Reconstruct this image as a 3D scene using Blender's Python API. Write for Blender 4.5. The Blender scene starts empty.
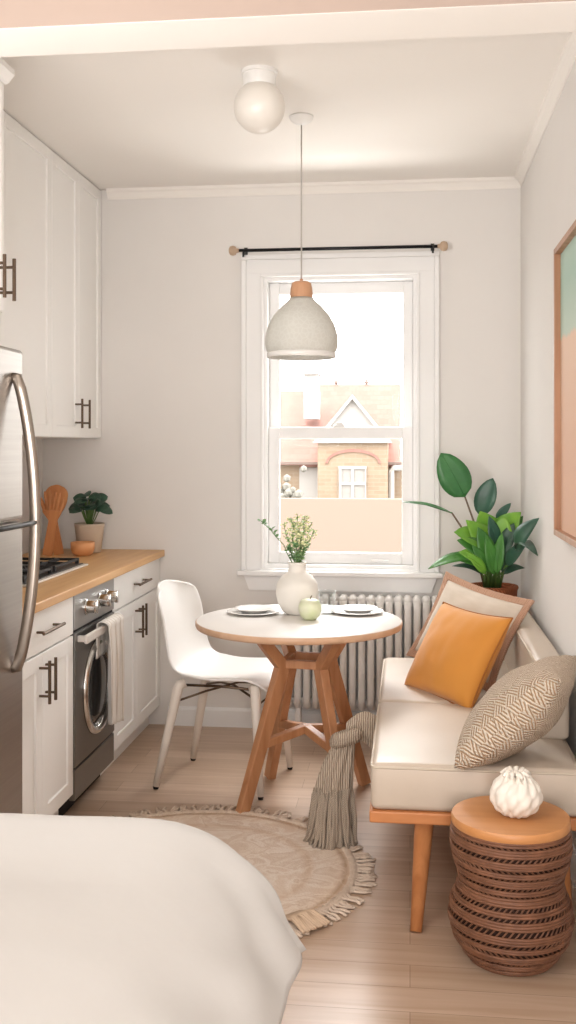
import bpy, bmesh, math, random
from mathutils import Vector, Matrix, noise
PI = math.pi
S = bpy.context.scene
C = S.collection
rnd = random.Random(7)

# ------------------------------------------------------------------ materials
def lin(h):
    h = h.lstrip('#'); v = [int(h[i:i+2], 16)/255 for i in (0, 2, 4)]
    return tuple((c/12.92 if c <= .04045 else ((c+.055)/1.055)**2.4) for c in v) + (1,)

class NT:
    def __init__(s, name):
        s.m = bpy.data.materials.new(name); s.m.use_nodes = True
        s.t = s.m.node_tree; s.b = s.t.nodes['Principled BSDF']
    def n(s, t, **kw):
        x = s.t.nodes.new(t)
        for k, v in kw.items():
            if k in x.inputs.keys(): x.inputs[k].default_value = v
            else: setattr(x, k, v)
        return x
    def l(s, a, b): s.t.links.new(a, b)
    def coord(s, scale=(1, 1, 1), rot=(0, 0, 0), out='Object'):
        c = s.n('ShaderNodeTexCoord'); m = s.n('ShaderNodeMapping')
        m.inputs['Scale'].default_value = scale; m.inputs['Rotation'].default_value = rot
        s.l(c.outputs[out], m.inputs['Vector']); return m.outputs[0]
    def ramp(s, fac, stops):
        r = s.n('ShaderNodeValToRGB'); e = r.color_ramp.elements
        while len(e) < len(stops): e.new(.5)
        for i, (p, c) in enumerate(stops): e[i].position = p; e[i].color = lin(c) if isinstance(c, str) else c
        s.l(fac, r.inputs[0]); return r.outputs[0]
    def bump(s, h, strength=.3, dist=.01):
        b = s.n('ShaderNodeBump'); b.inputs['Strength'].default_value = strength; b.inputs['Distance'].default_value = dist
        s.l(h, b.inputs['Height']); s.l(b.outputs[0], s.b.inputs['Normal'])
    def math(s, op, a, b=None):
        m = s.n('ShaderNodeMath', operation=op)
        for i, v in enumerate((a, b)):
            if v is None: continue
            if isinstance(v, (int, float)): m.inputs[i].default_value = v
            else: s.l(v, m.inputs[i])
        return m.outputs[0]

def mat(name, col, rough=.5, metal=0, nscale=0, nstr=.1, ndist=.005, var=None, vscale=(4, 4, 4), sheen=0, coat=0):
    t = NT(name); b = t.b
    b.inputs['Base Color'].default_value = lin(col); b.inputs['Roughness'].default_value = rough
    b.inputs['Metallic'].default_value = metal
    if sheen: b.inputs['Sheen Weight'].default_value = sheen
    if coat: b.inputs['Coat Weight'].default_value = coat
    n = t.n('ShaderNodeTexNoise'); n.inputs['Scale'].default_value = 1; n.inputs['Detail'].default_value = 4
    t.l(t.coord(vscale), n.inputs['Vector'])
    t.l(t.ramp(n.outputs[0], [(.3, var or col), (.7, col)]), b.inputs['Base Color'])
    if nscale:
        k = t.n('ShaderNodeTexNoise'); k.inputs['Scale'].default_value = nscale; k.inputs['Detail'].default_value = 3
        t.l(t.coord(), k.inputs['Vector']); t.bump(k.outputs[0], nstr, ndist)
    return t.m

def wood(name, c1, c2, axis=0, rough=.42, s=3.):
    t = NT(name); sc = [s*9]*3; sc[axis] = s*.6
    n = t.n('ShaderNodeTexNoise'); n.inputs['Scale'].default_value = 1; n.inputs['Detail'].default_value = 6; n.inputs['Distortion'].default_value = .6
    t.l(t.coord(sc), n.inputs['Vector'])
    t.l(t.ramp(n.outputs[0], [(.32, c2), (.68, c1)]), t.b.inputs['Base Color'])
    t.b.inputs['Roughness'].default_value = rough; t.bump(n.outputs[0], .08, .002)
    return t.m

M = {}
M['wall'] = mat('wall_paint', '#eae6e2', .85, nscale=60, nstr=.03, var='#e8e4e0')
M['ceil'] = mat('ceiling_paint', '#f6f1eb', .9, nscale=50, nstr=.03)
M['trim'] = mat('trim_paint', '#f5f4f3', .45)
M['cab'] = mat('cabinet_paint', '#faf8f5', .42)
M['white'] = mat('white_plastic', '#f3f1ee', .38)
M['bronze'] = mat('dark_bronze', '#6a5a4d', .35, 1)
M['black'] = mat('black_metal', '#1d1a19', .4, .6)
M['castiron'] = mat('cast_iron', '#2b2a2a', .6, .2)
M['chrome'] = mat('chrome', '#d9d7d4', .15, 1)
M['dark'] = mat('dark_recess', '#171412', .7)
M['leather'] = mat('cream_leather', '#cdbeae', .42, nscale=220, nstr=.08, ndist=.002, var='#c9b9a8')
M['piping'] = mat('leather_piping', '#c9bba9', .5)
M['sofawood'] = wood('honey_wood', '#cf8a55', '#b97242', 0)
M['legwood'] = wood('honey_wood_leg', '#d08c58', '#ba7545', 2)
M['tablewood'] = wood('table_oak', '#bd8860', '#a8724c', 2)
M['edgewood'] = wood('table_edge', '#d6b294', '#c79f80', 0)
M['laminate'] = mat('white_laminate', '#ece7e2', .35)
M['counter'] = wood('butcher_block', '#e2b57e', '#d3a067', 1, .4)
M['uten'] = wood('utensil_wood', '#dc9a63', '#cb8350', 2, .55)
M['bowl'] = mat('terracotta_bowl', '#e2a06c', .5)
M['pot'] = mat('beige_pot', '#cdb9a4', .7, nscale=80, nstr=.1)
M['leafd'] = mat('dark_leaf', '#3a5d48', .4, var='#294536', vscale=(30, 30, 30))
M['leafg'] = mat('green_leaf', '#3f7d43', .38, var='#316a3a', vscale=(12, 12, 12))
M['leafb'] = mat('blue_green_leaf', '#3b6653', .36, var='#2d5444', vscale=(12, 12, 12))
M['leafl'] = mat('lime_leaf', '#83b63a', .42, var='#5f9a35', vscale=(12, 12, 12))
M['leafm'] = mat('mid_leaf', '#4e8a38', .4, var='#37702f', vscale=(12, 12, 12))
M['stem'] = mat('plant_stem', '#5b7a3c', .5)
M['stemd'] = mat('brown_stem', '#6e5a47', .55)
M['orange'] = mat('orange_cotton', '#d6913c', .8, nscale=400, nstr=.12, ndist=.002, var='#d88f3a', sheen=.2)
M['orangep'] = mat('orange_piping', '#a9692c', .8)
M['linen'] = mat('cream_linen', '#dccfc0', .9, nscale=260, nstr=.25, ndist=.003, var='#d3c5b4', vscale=(9, 40, 9))
M['duvet'] = mat('white_cotton', '#cecbc8', .85, nscale=9, nstr=.12, ndist=.02)
M['sheet'] = mat('sheet_cotton', '#ddd5cc', .9)
M['porcelain'] = mat('white_porcelain', '#efece8', .25, coat=.3)
M['vase'] = mat('matte_ceramic', '#eee9e1', .55, nscale=40, nstr=.05)
M['ornament'] = mat('white_ornament', '#efe7dc', .6)
M['globe'] = mat('opal_glass', '#ece6de', .3)
M['cord'] = mat('grey_cord', '#b9b2ab', .7)
M['capwood'] = wood('cap_wood', '#d3a27f', '#c08d68', 2)
M['rod'] = mat('black_rod', '#1b1b1d', .4, .5)
M['finial'] = mat('tan_finial', '#bfa58c', .5, nscale=60, nstr=.2)
M['radiator'] = mat('radiator_enamel', '#ece8e4', .35)
M['canvas_frame'] = wood('frame_wood', '#b98a68', '#a27353', 2)
M['oven'] = mat('oven_steel', '#7d7b78', .33, .85)
M['oven_panel'] = mat('oven_panel_steel', '#a3a2a1', .38, .8)
M['ovenglass'] = mat('dark_glass', '#2e2d2d', .12)
M['hob'] = mat('hob_steel', '#4e4c4b', .3, .7)
M['hobrim'] = mat('hob_rim', '#e6dfd8', .35, .3)
M['soil'] = mat('soil', '#4a3628', .95, nscale=60, nstr=.5)
M['sprig'] = mat('sprig_leaf', '#a9c08f', .6)
M['sprigd'] = mat('sprig_leaf_dark', '#779d6c', .55)
M['bud'] = mat('sprig_bud', '#f0edbf', .7)

def steel():
    t = NT('brushed_steel'); b = t.b
    b.inputs['Metallic'].default_value = .9; b.inputs['Roughness'].default_value = .36
    n = t.n('ShaderNodeTexNoise'); n.inputs['Scale'].default_value = 1; n.inputs['Detail'].default_value = 3
    t.l(t.coord((2, 2, 120)), n.inputs['Vector'])
    t.l(t.ramp(n.outputs[0], [(.3, '#a09a94'), (.7, '#a7a19b')]), b.inputs['Base Color']); t.bump(n.outputs[0], .03, .001)
    return t.m
M['steel'] = steel()
M['handle'] = mat('fridge_handle', '#a0968d', .28, .95)

def floor_mat():
    t = NT('oak_planks'); v = t.coord()
    br = t.n('ShaderNodeTexBrick', offset=.37, offset_frequency=2)
    for k, x in (('Scale', 1), ('Mortar Size', .0012), ('Mortar Smooth', .3), ('Brick Width', 1.25), ('Row Height', .125), ('Bias', -.1)): br.inputs[k].default_value = x
    br.inputs['Color1'].default_value = lin('#cdb49f'); br.inputs['Color2'].default_value = lin('#bda28a'); br.inputs['Mortar'].default_value = lin('#9c816b')
    t.l(v, br.inputs['Vector'])
    n = t.n('ShaderNodeTexNoise'); n.inputs['Scale'].default_value = 1; n.inputs['Detail'].default_value = 6; n.inputs['Distortion'].default_value = .8
    t.l(t.coord((1.6, 26, 1)), n.inputs['Vector'])
    g = t.ramp(n.outputs[0], [(.3, '#e6dcd2'), (.7, '#ffffff')])
    mx = t.n('ShaderNodeMix', data_type='RGBA', blend_type='MULTIPLY'); mx.inputs[0].default_value = .9
    t.l(br.outputs['Color'], mx.inputs[6]); t.l(g, mx.inputs[7]); t.l(mx.outputs[2], t.b.inputs['Base Color'])
    t.b.inputs['Roughness'].default_value = .34
    t.bump(br.outputs['Fac'], -.15, .002)
    return t.m
M['floor'] = floor_mat()

def rug_mat():
    t = NT('distressed_rug')
    c = t.n('ShaderNodeTexCoord'); ln = t.n('ShaderNodeVectorMath', operation='LENGTH'); t.l(c.outputs['Object'], ln.inputs[0])
    n = t.n('ShaderNodeTexNoise'); n.inputs['Scale'].default_value = 7; n.inputs['Detail'].default_value = 5; n.inputs['Distortion'].default_value = 1.6
    t.l(c.outputs['Object'], n.inputs['Vector'])
    base = t.ramp(n.outputs[0], [(.38, '#ecdccd'), (.46, '#dfcab7'), (.52, '#f0e2d5'), (.62, '#e4d0be')])
    r = t.math('DIVIDE', ln.outputs['Value'], .6)
    ring = t.ramp(r, [(0, '#ffffff'), (.6, '#ffffff'), (.66, '#f3eae0'), (.7, '#ffffff'), (.84, '#fdf8f2'), (.87, '#dccab8'), (.89, '#f8efe5'), (1, '#eadbcb')])
    mx = t.n('ShaderNodeMix', data_type='RGBA', blend_type='MULTIPLY'); mx.inputs[0].default_value = 1
    t.l(base, mx.inputs[6]); t.l(ring, mx.inputs[7]); t.l(mx.outputs[2], t.b.inputs['Base Color'])
    t.b.inputs['Roughness'].default_value = .95
    k = t.n('ShaderNodeTexNoise'); k.inputs['Scale'].default_value = 160; t.l(c.outputs['Object'], k.inputs['Vector']); t.bump(k.outputs[0], .5, .006)
    return t.m
M['rug'] = rug_mat()
M['fringe'] = mat('rug_fringe', '#e0cdbb', .95, nscale=140, nstr=.6, ndist=.008, var='#d3bda9', vscale=(40, 40, 40))
M['tassel'] = mat('rug_tassel', '#d3b89e', .95, nscale=140, nstr=.5, ndist=.006)

def knit_mat():
    # braided basket weave: fine cords in two diagonal directions, swapping in patches
    t = NT('chunky_knit'); v = t.coord((1, 1, 1), (0, 0, .78))
    w1 = t.n('ShaderNodeTexWave', wave_type='BANDS', bands_direction='X'); w1.inputs['Scale'].default_value = 38; w1.inputs['Distortion'].default_value = .5
    w2 = t.n('ShaderNodeTexWave', wave_type='BANDS', bands_direction='Y'); w2.inputs['Scale'].default_value = 38; w2.inputs['Distortion'].default_value = .5
    f1 = t.n('ShaderNodeTexWave', wave_type='BANDS', bands_direction='Y'); f1.inputs['Scale'].default_value = 46; f1.inputs['Distortion'].default_value = 1.
    f2 = t.n('ShaderNodeTexWave', wave_type='BANDS', bands_direction='X'); f2.inputs['Scale'].default_value = 46; f2.inputs['Distortion'].default_value = 1.
    ck = t.n('ShaderNodeTexChecker'); ck.inputs['Scale'].default_value = 28
    for x in (w1, w2, f1, f2, ck): t.l(v, x.inputs['Vector'])
    a = t.math('MULTIPLY', w1.outputs['Fac'], t.math('ADD', t.math('MULTIPLY', f1.outputs['Fac'], .5), .5))
    b = t.math('MULTIPLY', w2.outputs['Fac'], t.math('ADD', t.math('MULTIPLY', f2.outputs['Fac'], .5), .5))
    mx = t.n('ShaderNodeMix'); t.l(ck.outputs['Fac'], mx.inputs[0]); t.l(a, mx.inputs[2]); t.l(b, mx.inputs[3])
    t.l(t.ramp(mx.outputs[0], [(.0, '#a07c5c'), (.25, '#d9c1a5'), (.6, '#efe2d2')]), t.b.inputs['Base Color'])
    t.b.inputs['Roughness'].default_value = .95; t.bump(mx.outputs[0], .9, .008)
    return t.m
M['knit'] = knit_mat()

def cord_knit(name, c1, c2, sx=60, d='DIAGONAL'):
    t = NT(name); v = t.coord()
    w = t.n('ShaderNodeTexWave', wave_type='BANDS', bands_direction=d); w.inputs['Scale'].default_value = sx; w.inputs['Distortion'].default_value = 2.5
    t.l(v, w.inputs['Vector']); t.l(t.ramp(w.outputs['Fac'], [(.1, c2), (.7, c1)]), t.b.inputs['Base Color'])
    t.b.inputs['Roughness'].default_value = .95; t.bump(w.outputs['Fac'], .6, .006); return t.m
M['throw'] = cord_knit('taupe_knit', '#c4b3a1', '#8d7b69', 38, 'X')
M['throwrope'] = cord_knit('taupe_rope', '#c2b19f', '#9a8876', 90)
M['trimfringe'] = cord_knit('terracotta_trim', '#dcb49a', '#c3957a', 70)
M['wicker'] = mat('wicker_cane', '#865a41', .55, nscale=90, nstr=.2, var='#6b4531', vscale=(25, 25, 25))
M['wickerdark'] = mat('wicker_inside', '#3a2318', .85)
M['stooltop'] = wood('stool_top', '#d39660', '#c4854f', 0, .4, 2)
M['basket'] = cord_knit('rust_basket', '#a9633f', '#834526', 38)

def towel_mat():
    t = NT('striped_towel'); v = t.coord()
    w = t.n('ShaderNodeTexWave', wave_type='BANDS', bands_direction='Y'); w.inputs['Scale'].default_value = 9; w.inputs['Distortion'].default_value = .3
    t.l(v, w.inputs['Vector'])
    t.l(t.ramp(w.outputs['Fac'], [(.0, '#cfc3b6'), (.1, '#e9e3dc'), (1, '#efeae4')]), t.b.inputs['Base Color']); t.b.inputs['Roughness'].default_value = .95
    return t.m
M['towel'] = towel_mat()

def shade_mat():
    t = NT('lace_shade')
    v = t.n('ShaderNodeTexVoronoi', feature='DISTANCE_TO_EDGE'); v.inputs['Scale'].default_value = 46
    t.l(t.coord(), v.inputs['Vector'])
    t.l(t.ramp(v.outputs['Distance'], [(.03, '#f6f5f1'), (.14, '#eae8e3')]), t.b.inputs['Base Color'])
    t.b.inputs['Roughness'].default_value = .6
    t.bump(v.outputs['Distance'], -.4, .01)
    tr = t.n('ShaderNodeBsdfTranslucent'); tr.inputs[0].default_value = (.9, .9, .87, 1)
    mx = t.n('ShaderNodeMixShader'); mx.inputs[0].default_value = .55
    o = t.t.nodes['Material Output']
    t.l(t.b.outputs[0], mx.inputs[1]); t.l(tr.outputs[0], mx.inputs[2]); t.l(mx.outputs[0], o.inputs[0])
    return t.m
M['shade'] = shade_mat()

def pane_mat():
    t = NT('window_glass'); o = t.t.nodes['Material Output']
    tr = t.n('ShaderNodeBsdfTransparent'); gl = t.n('ShaderNodeBsdfGlossy'); gl.inputs['Roughness'].default_value = .02
    lw = t.n('ShaderNodeLayerWeight'); lw.inputs[0].default_value = .5; mx = t.n('ShaderNodeMixShader')
    t.l(t.math('ADD', t.math('MULTIPLY', t.math('POWER', lw.outputs['Facing'], 5), .5), .002), mx.inputs[0]); t.l(tr.outputs[0], mx.inputs[1]); t.l(gl.outputs[0], mx.inputs[2]); t.l(mx.outputs[0], o.inputs[0])
    return t.m
M['pane'] = pane_mat()
def glass_mat():
    t = NT('clear_glass'); o = t.t.nodes['Material Output']
    tr = t.n('ShaderNodeBsdfTransparent'); tr.inputs[0].default_value = (.93, .94, .94, 1)
    gl = t.n('ShaderNodeBsdfGlossy'); gl.inputs['Roughness'].default_value = .03
    lw = t.n('ShaderNodeLayerWeight'); lw.inputs[0].default_value = .5; mx = t.n('ShaderNodeMixShader')
    t.l(t.math('ADD', t.math('MULTIPLY', t.math('POWER', lw.outputs['Facing'], 2.5), .5), .03), mx.inputs[0]); t.l(tr.outputs[0], mx.inputs[1]); t.l(gl.outputs[0], mx.inputs[2]); t.l(mx.outputs[0], o.inputs[0])
    return t.m
M['glass'] = glass_mat()

def art_mat():
    # teal wash above a salmon field, brushed vertically
    t = NT('abstract_canvas'); c = t.n('ShaderNodeTexCoord'); sp = t.n('ShaderNodeSeparateXYZ'); t.l(c.outputs['Object'], sp.inputs[0])
    n = t.n('ShaderNodeTexNoise'); n.inputs['Scale'].default_value = 1; n.inputs['Detail'].default_value = 5; t.l(t.coord((1, 30, 2)), n.inputs['Vector'])
    z = t.math('ADD', sp.outputs['Z'], t.math('MULTIPLY', t.math('SUBTRACT', n.outputs[0], .5), .05))
    t.l(t.ramp(t.math('ADD', t.math('MULTIPLY', z, .9), .5), [(0, '#d8ad90'), (.30, '#dbb297'), (.665, '#e3c3aa'), (.68, '#bccbbb'), (.85, '#a9c4b5'), (1, '#b9cfc2')]), t.b.inputs['Base Color'])
    t.b.inputs['Roughness'].default_value = .7; return t.m
M['art'] = art_mat()

def brick_mat(name, c1, c2, mo, w=.22, h=.075):
    t = NT(name); br = t.n('ShaderNodeTexBrick')
    for k, x in (('Scale', 1), ('Mortar Size', .008), ('Brick Width', w), ('Row Height', h)): br.inputs[k].default_value = x
    br.inputs['Color1'].default_value = lin(c1); br.inputs['Color2'].default_value = lin(c2); br.inputs['Mortar'].default_value = lin(mo)
    t.l(t.coord((1, 1, 1), (PI/2, 0, 0)), br.inputs['Vector']); t.l(br.outputs[0], t.b.inputs['Base Color']); t.b.inputs['Roughness'].default_value = .9
    return t.m
M['xroof'] = brick_mat('roof_tiles', '#9a7369', '#916b61', '#88645b', .3, .2)
M['xbrick'] = brick_mat('pale_brick', '#988672', '#917d69', '#9b9082', .45, .15)
M['xwhite'] = mat('house_render', '#aba7a3', .9)
M['xpeach'] = mat('garden_wall_render', '#88766a', .95)
M['xglass'] = mat('house_window_glass', '#98948f', .6)
M['xgutter'] = mat('house_gutter', '#786860', .7)
M['xground'] = mat('outside_ground', '#77756f', .95)
M['xbush'] = mat('pale_shrub', '#85827a', .9)

# ------------------------------------------------------------------ mesh helpers
def obj(name, bm, m=None, parent=None, smooth=False, loc=None, rot=None):
    me = bpy.data.meshes.new(name)
    bmesh.ops.recalc_face_normals(bm, faces=bm.faces[:])
    bm.to_mesh(me); bm.free()
    if smooth:
        for p in me.polygons: p.use_smooth = True
    o = bpy.data.objects.new(name, me); C.objects.link(o)
    if m is not None: me.materials.append(M[m] if isinstance(m, str) else m)
    if parent: o.parent = parent
    if loc: o.location = loc
    if rot: o.rotation_euler = rot
    return o
def auto(o, ang=35):
    for p in o.data.polygons: p.use_smooth = True
    o.data.set_sharp_from_angle(angle=math.radians(ang)); return o
def tag(o, label=None, cat=None, group=None, kind=None):
    if label: o['label'] = label
    if cat: o['category'] = cat
    if group: o['group'] = group
    if kind: o['kind'] = kind
    return o
def thing(name, label, cat, loc=(0, 0, 0), rz=0, group=None):
    o = bpy.data.objects.new(name, None); o.empty_display_size = .1; C.objects.link(o); o.location = loc; o.rotation_euler = (0, 0, rz)
    return tag(o, label, cat, group)
def struct(name, bm, m, smooth=False, parent=None):
    o = obj(name, bm, m, parent, smooth)
    if not parent: o['kind'] = 'structure'
    return o
def bx(bm, x0, x1, y0, y1, z0, z1, bev=0, seg=2, mtx=None):
    t = bmesh.new(); bmesh.ops.create_cube(t, size=1)
    for v in t.verts: v.co = Vector(((x0+x1)/2+v.co.x*(x1-x0), (y0+y1)/2+v.co.y*(y1-y0), (z0+z1)/2+v.co.z*(z1-z0)))
    if bev: bmesh.ops.bevel(t, geom=t.edges[:], offset=bev, segments=seg, profile=.5, affect='EDGES')
    merge(bm, t, mtx)
def merge(bm, t, mtx=None):
    if mtx: bmesh.ops.transform(t, matrix=mtx, verts=t.verts)
    mp = {v: bm.verts.new(v.co) for v in t.verts}
    for f in t.faces:
        try: bm.faces.new([mp[v] for v in f.verts])
        except ValueError: pass
    t.free()
def box(*a, **k):
    bm = bmesh.new(); bx(bm, *a, **k); return bm
def lathe(bm, prof, seg=40, c=(0, 0, 0), wob=None):
    # prof: (radius, z); radius 0 closes
    rings = []
    for r, z in prof:
        if r <= 1e-6: rings.append([bm.verts.new((c[0], c[1], c[2]+z))])
        else:
            rr = [r*(wob(2*PI*i/seg, z) if wob else 1) for i in range(seg)]
            rings.append([bm.verts.new((c[0]+rr[i]*math.cos(2*PI*i/seg), c[1]+rr[i]*math.sin(2*PI*i/seg), c[2]+z)) for i in range(seg)])
    for a, b in zip(rings, rings[1:]):
        for i in range(seg):
            j = (i+1) % seg
            if len(a) == 1 and len(b) == 1: continue
            if len(a) == 1: bm.faces.new((a[0], b[i], b[j]))
            elif len(b) == 1: bm.faces.new((a[i], a[j], b[0]))
            else: bm.faces.new((a[i], a[j], b[j], b[i]))
    return bm
def lat(prof, **k): return lathe(bmesh.new(), prof, **k)
def tube(bm, pts, r, seg=8, closed=False, cap=True, flat=1, up=None):
    pts = [Vector(p) for p in pts]; n = len(pts)
    rs = r if isinstance(r, (list, tuple)) else [r]*n
    ring = []; prev = None
    for i, p in enumerate(pts):
        a = pts[(i-1) % n] if (closed or i > 0) else p; b = pts[(i+1) % n] if (closed or i < n-1) else p
        d = (b-a); d = d.normalized() if d.length > 1e-9 else Vector((0, 0, 1))
        if prev is None:
            ref = Vector(up) if up else (Vector((0, 0, 1)) if abs(d.z) < .9 else Vector((1, 0, 0)))
            u = ref - d*ref.dot(d); u.normalize()
        else:
            u = prev - d*prev.dot(d); u = u.normalized() if u.length > 1e-6 else prev
        prev = u; w = d.cross(u)
        ring.append([bm.verts.new(p + (u*math.cos(2*PI*k/seg)*flat + w*math.sin(2*PI*k/seg))*rs[i]) for k in range(seg)])
    m = n if closed else n-1
    for i in range(m):
        A, B = ring[i], ring[(i+1) % n]
        for k in range(seg): bm.faces.new((A[k], A[(k+1) % seg], B[(k+1) % seg], B[k]))
    if cap and not closed:
        bm.faces.new(ring[0][::-1]); bm.faces.new(ring[-1])
    return bm
def tub(*a, **k): return tube(bmesh.new(), *a, **k)
def bar(bm, p, q, w, h, up=(0, 0, 1), w2=None, h2=None, bev=.004, ext=0):
    # rectangular bar from p to q, width w (sideways) and height h (along up), tapering to w2,h2
    p, q = Vector(p), Vector(q); d = (q-p).normalized(); p = p-d*ext; q = q+d*ext
    u = Vector(up)-d*Vector(up).dot(d); u.normalize(); s = d.cross(u)
    w2 = w2 or w; h2 = h2 or h; t = bmesh.new(); vs = []
    for c, ww, hh in ((p, w, h), (q, w2, h2)):
        for a, b in ((-1, -1), (1, -1), (1, 1), (-1, 1)): vs.append(t.verts.new(c+s*a*ww/2+u*b*hh/2))
    for f in ((3, 2, 1, 0), (4, 5, 6, 7), (0, 1, 5, 4), (1, 2, 6, 5), (2, 3, 7, 6), (3, 0, 4, 7)): t.faces.new([vs[i] for i in f])
    if bev: bmesh.ops.bevel(t, geom=t.edges[:], offset=bev, segments=2, profile=.5, affect='EDGES')
    merge(bm, t); return bm
def prism(bm, poly, axis, a, b):
    # poly in the two remaining axes, extruded along axis from a to b
    def P(t, u, v): return {'x': (t, u, v), 'y': (u, t, v), 'z': (u, v, t)}[axis]
    A = [bm.verts.new(P(a, *p)) for p in poly]; B = [bm.verts.new(P(b, *p)) for p in poly]; n = len(poly)
    bm.faces.new(A); bm.faces.new(B[::-1])
    for i in range(n): bm.faces.new((A[i], A[(i+1) % n], B[(i+1) % n], B[i]))
    return bm
def grid(fn, nu, nv, closed_u=False):
    bm = bmesh.new(); V = [[bm.verts.new(fn(i/(nu if closed_u else nu-1), j/(nv-1))) for j in range(nv)] for i in range(nu)]
    for i in range(nu if closed_u else nu-1):
        for j in range(nv-1): bm.faces.new((V[i][j], V[(i+1) % nu][j], V[(i+1) % nu][j+1], V[i][j+1]))
    return bm
def mod(o, t, **k):
    m = o.modifiers.new(t.lower(), t)
    for a, b in k.items(): setattr(m, a, b)
    return m
def ico(bm, c, r, sub=1, sc=(1, 1, 1)):
    t = bmesh.new(); bmesh.ops.create_icosphere(t, subdivisions=sub, radius=r)
    for v in t.verts: v.co = Vector((v.co.x*sc[0], v.co.y*sc[1], v.co.z*sc[2]))+Vector(c)
    merge(bm, t)

# ------------------------------------------------------------------ room shell
XL, XR, YB, YF, ZC = -1.96, .56, 5.45, -1.4, 2.84
WX0, WX1, WZ0, WZ1 = -.765, .038, .835, 2.362      # window opening
struct('floor', box(XL-.15, XR+.15, YF-.15, YB+.2, -.1, 0), 'floor')
struct('ceiling', box(XL-.15, XR+.15, YF-.15, YB+.2, ZC, ZC+.15), 'ceil')
struct('wall_left', box(XL-.15, XL, YF, YB+.2, 0, ZC), 'wall')
struct('wall_right', box(XR, XR+.15, YF, YB+.2, 0, ZC), 'wall')
struct('wall_rear', box(XL-.15, XR+.15, YF-.15, YF, 0, ZC), 'wall')
bm = bmesh.new()
bx(bm, XL, WX0, YB, YB+.2, 0, ZC); bx(bm, WX1, XR, YB, YB+.2, 0, ZC); bx(bm, WX0, WX1, YB, YB+.2, 0, WZ0); bx(bm, WX0, WX1, YB, YB+.2, WZ1, ZC)
struct('wall_back', bm, 'wall')
# dropped beam across the room
M['beam'] = mat('beam_front_shade', '#a8968b', .9)  # darker colour for the front face only, shade painted in
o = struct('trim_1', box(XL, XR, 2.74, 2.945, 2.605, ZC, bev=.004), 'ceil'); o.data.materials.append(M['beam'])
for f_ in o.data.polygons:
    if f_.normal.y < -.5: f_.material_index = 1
# crown mouldings
cp = [(0, ZC), (0, ZC-.052), (.006, ZC-.052), (.009, ZC-.042), (.022, ZC-.02), (.033, ZC-.013), (.036, ZC)]
struct('trim_2', prism(bmesh.new(), [(YB-a, z) for a, z in cp], 'x', -1.6, XR), 'ceil')
struct('trim_3', prism(bmesh.new(), [(XR-a, z) for a, z in cp], 'y', 2.945, YB-.05), 'ceil')
bp = [(0, 0), (.016, 0), (.016, .085), (.009, .098), (0, .1)]
struct('baseboard_back', prism(bmesh.new(), [(YB-a, z) for a, z in bp], 'x', -1.27, XR), 'trim')
struct('baseboard_right', prism(bmesh.new(), [(XR-a, z) for a, z in bp], 'y', YF, YB-.016), 'trim')

# window
win = bpy.data.objects.new('window_1', None); C.objects.link(win); win.location = ((WX0+WX1)/2, YB, WZ0); win['kind'] = 'structure'
wl = win.location
def wobj(name, bm, m, par=None, **k):
    o = obj(name, bm, m, None, **k)
    o.parent = par or win
    o.location = Vector((0, 0, 0)) if par else -Vector(wl)
    return o
cw = .105
bm = bmesh.new()
zt_ = WZ1+cw
def rail(y, o0, o1, bev):
    # U-shaped surround between outer inset o0 and inner inset o1 (distance outside the opening)
    bx(bm, WX0-o0, WX0-o1, y, YB, WZ0-.008, WZ1+o1, bev=bev); bx(bm, WX1+o1, WX1+o0, y, YB, WZ0-.008, WZ1+o1, bev=bev)
    bx(bm, WX0-o0, WX1+o0, y, YB, WZ1+o1, WZ1+o0, bev=bev)
rail(YB-.020, cw-.02, .012, .002)
rail(YB-.034, cw+.006, cw-.02, .005)
rail(YB-.028, .012, -.004, .004)
bx(bm, WX0-.012, WX1+.012, YB-.03, YB, WZ0-.009, WZ0+.003, bev=.002)
wobj('casing', bm, 'trim')
bm = bmesh.new()
a_, b_ = YB+.001, YB+.185
bx(bm, WX0+.0005, WX0+.022, a_, b_, WZ0+.022, WZ1-.022); bx(bm, WX1-.022, WX1-.0005, a_, b_, WZ0+.022, WZ1-.022); bx(bm, WX0+.0005, WX1-.0005, a_, b_, WZ1-.022, WZ1-.0005); bx(bm, WX0+.0005, WX1-.0005, a_, b_, WZ0+.0005, WZ0+.022)
wobj('jamb', bm, 'trim')
wobj('sill', box(WX0-cw-.025, WX1+cw+.025, YB-.062, YB-.0005, WZ0-.034, WZ0-.008, bev=.006), 'trim')
bm = bmesh.new(); prism(bm, [(WX0-cw+.005, .802), (WX1+cw-.005, .802), (WX1+cw-.035, .722), (WX0-cw+.035, .722)], 'y', YB-.02, YB)
wobj('apron', bm, 'trim')
def sash(name, x0, x1, z0, z1, y, st, top, bot):
    bm = bmesh.new()
    for (a, b, c, d) in ((x0, x0+st, z0, z1), (x1-st, x1, z0, z1), (x0+st, x1-st, z1-top, z1), (x0+st, x1-st, z0, z0+bot)): bx(bm, a, b, y, y+.035, c, d, bev=.004)
    s = wobj(name, bm, 'trim')
    wobj('glass_pane', box(x0+st-.004, x1-st+.004, y+.014, y+.018, z0+bot-.004, z1-top+.004), 'pane', s)
    return s
ix0, ix1 = WX0+.022, WX1-.022
sash('upper_sash', ix0, ix1, 1.53, WZ1-.022, YB+.09, .053, .06, .045)
ls = sash('lower_sash', ix0, ix1, WZ0+.022, 1.575, YB+.05, .058, .062, .06)
bm = bmesh.new(); bx(bm, -.40, -.34, YB+.052, YB+.085, 1.574, 1.59, bev=.004); bx(bm, -.385, -.35, YB+.05, YB+.075, 1.588, 1.6, bev=.004)
wobj('sash_lock', bm, 'trim', ls)
bm = bmesh.new(); bx(bm, -.20, -.11, YB+.035, YB+.052, .872, .882, bev=.003)
wobj('lift_handle', bm, 'trim', ls)

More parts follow.
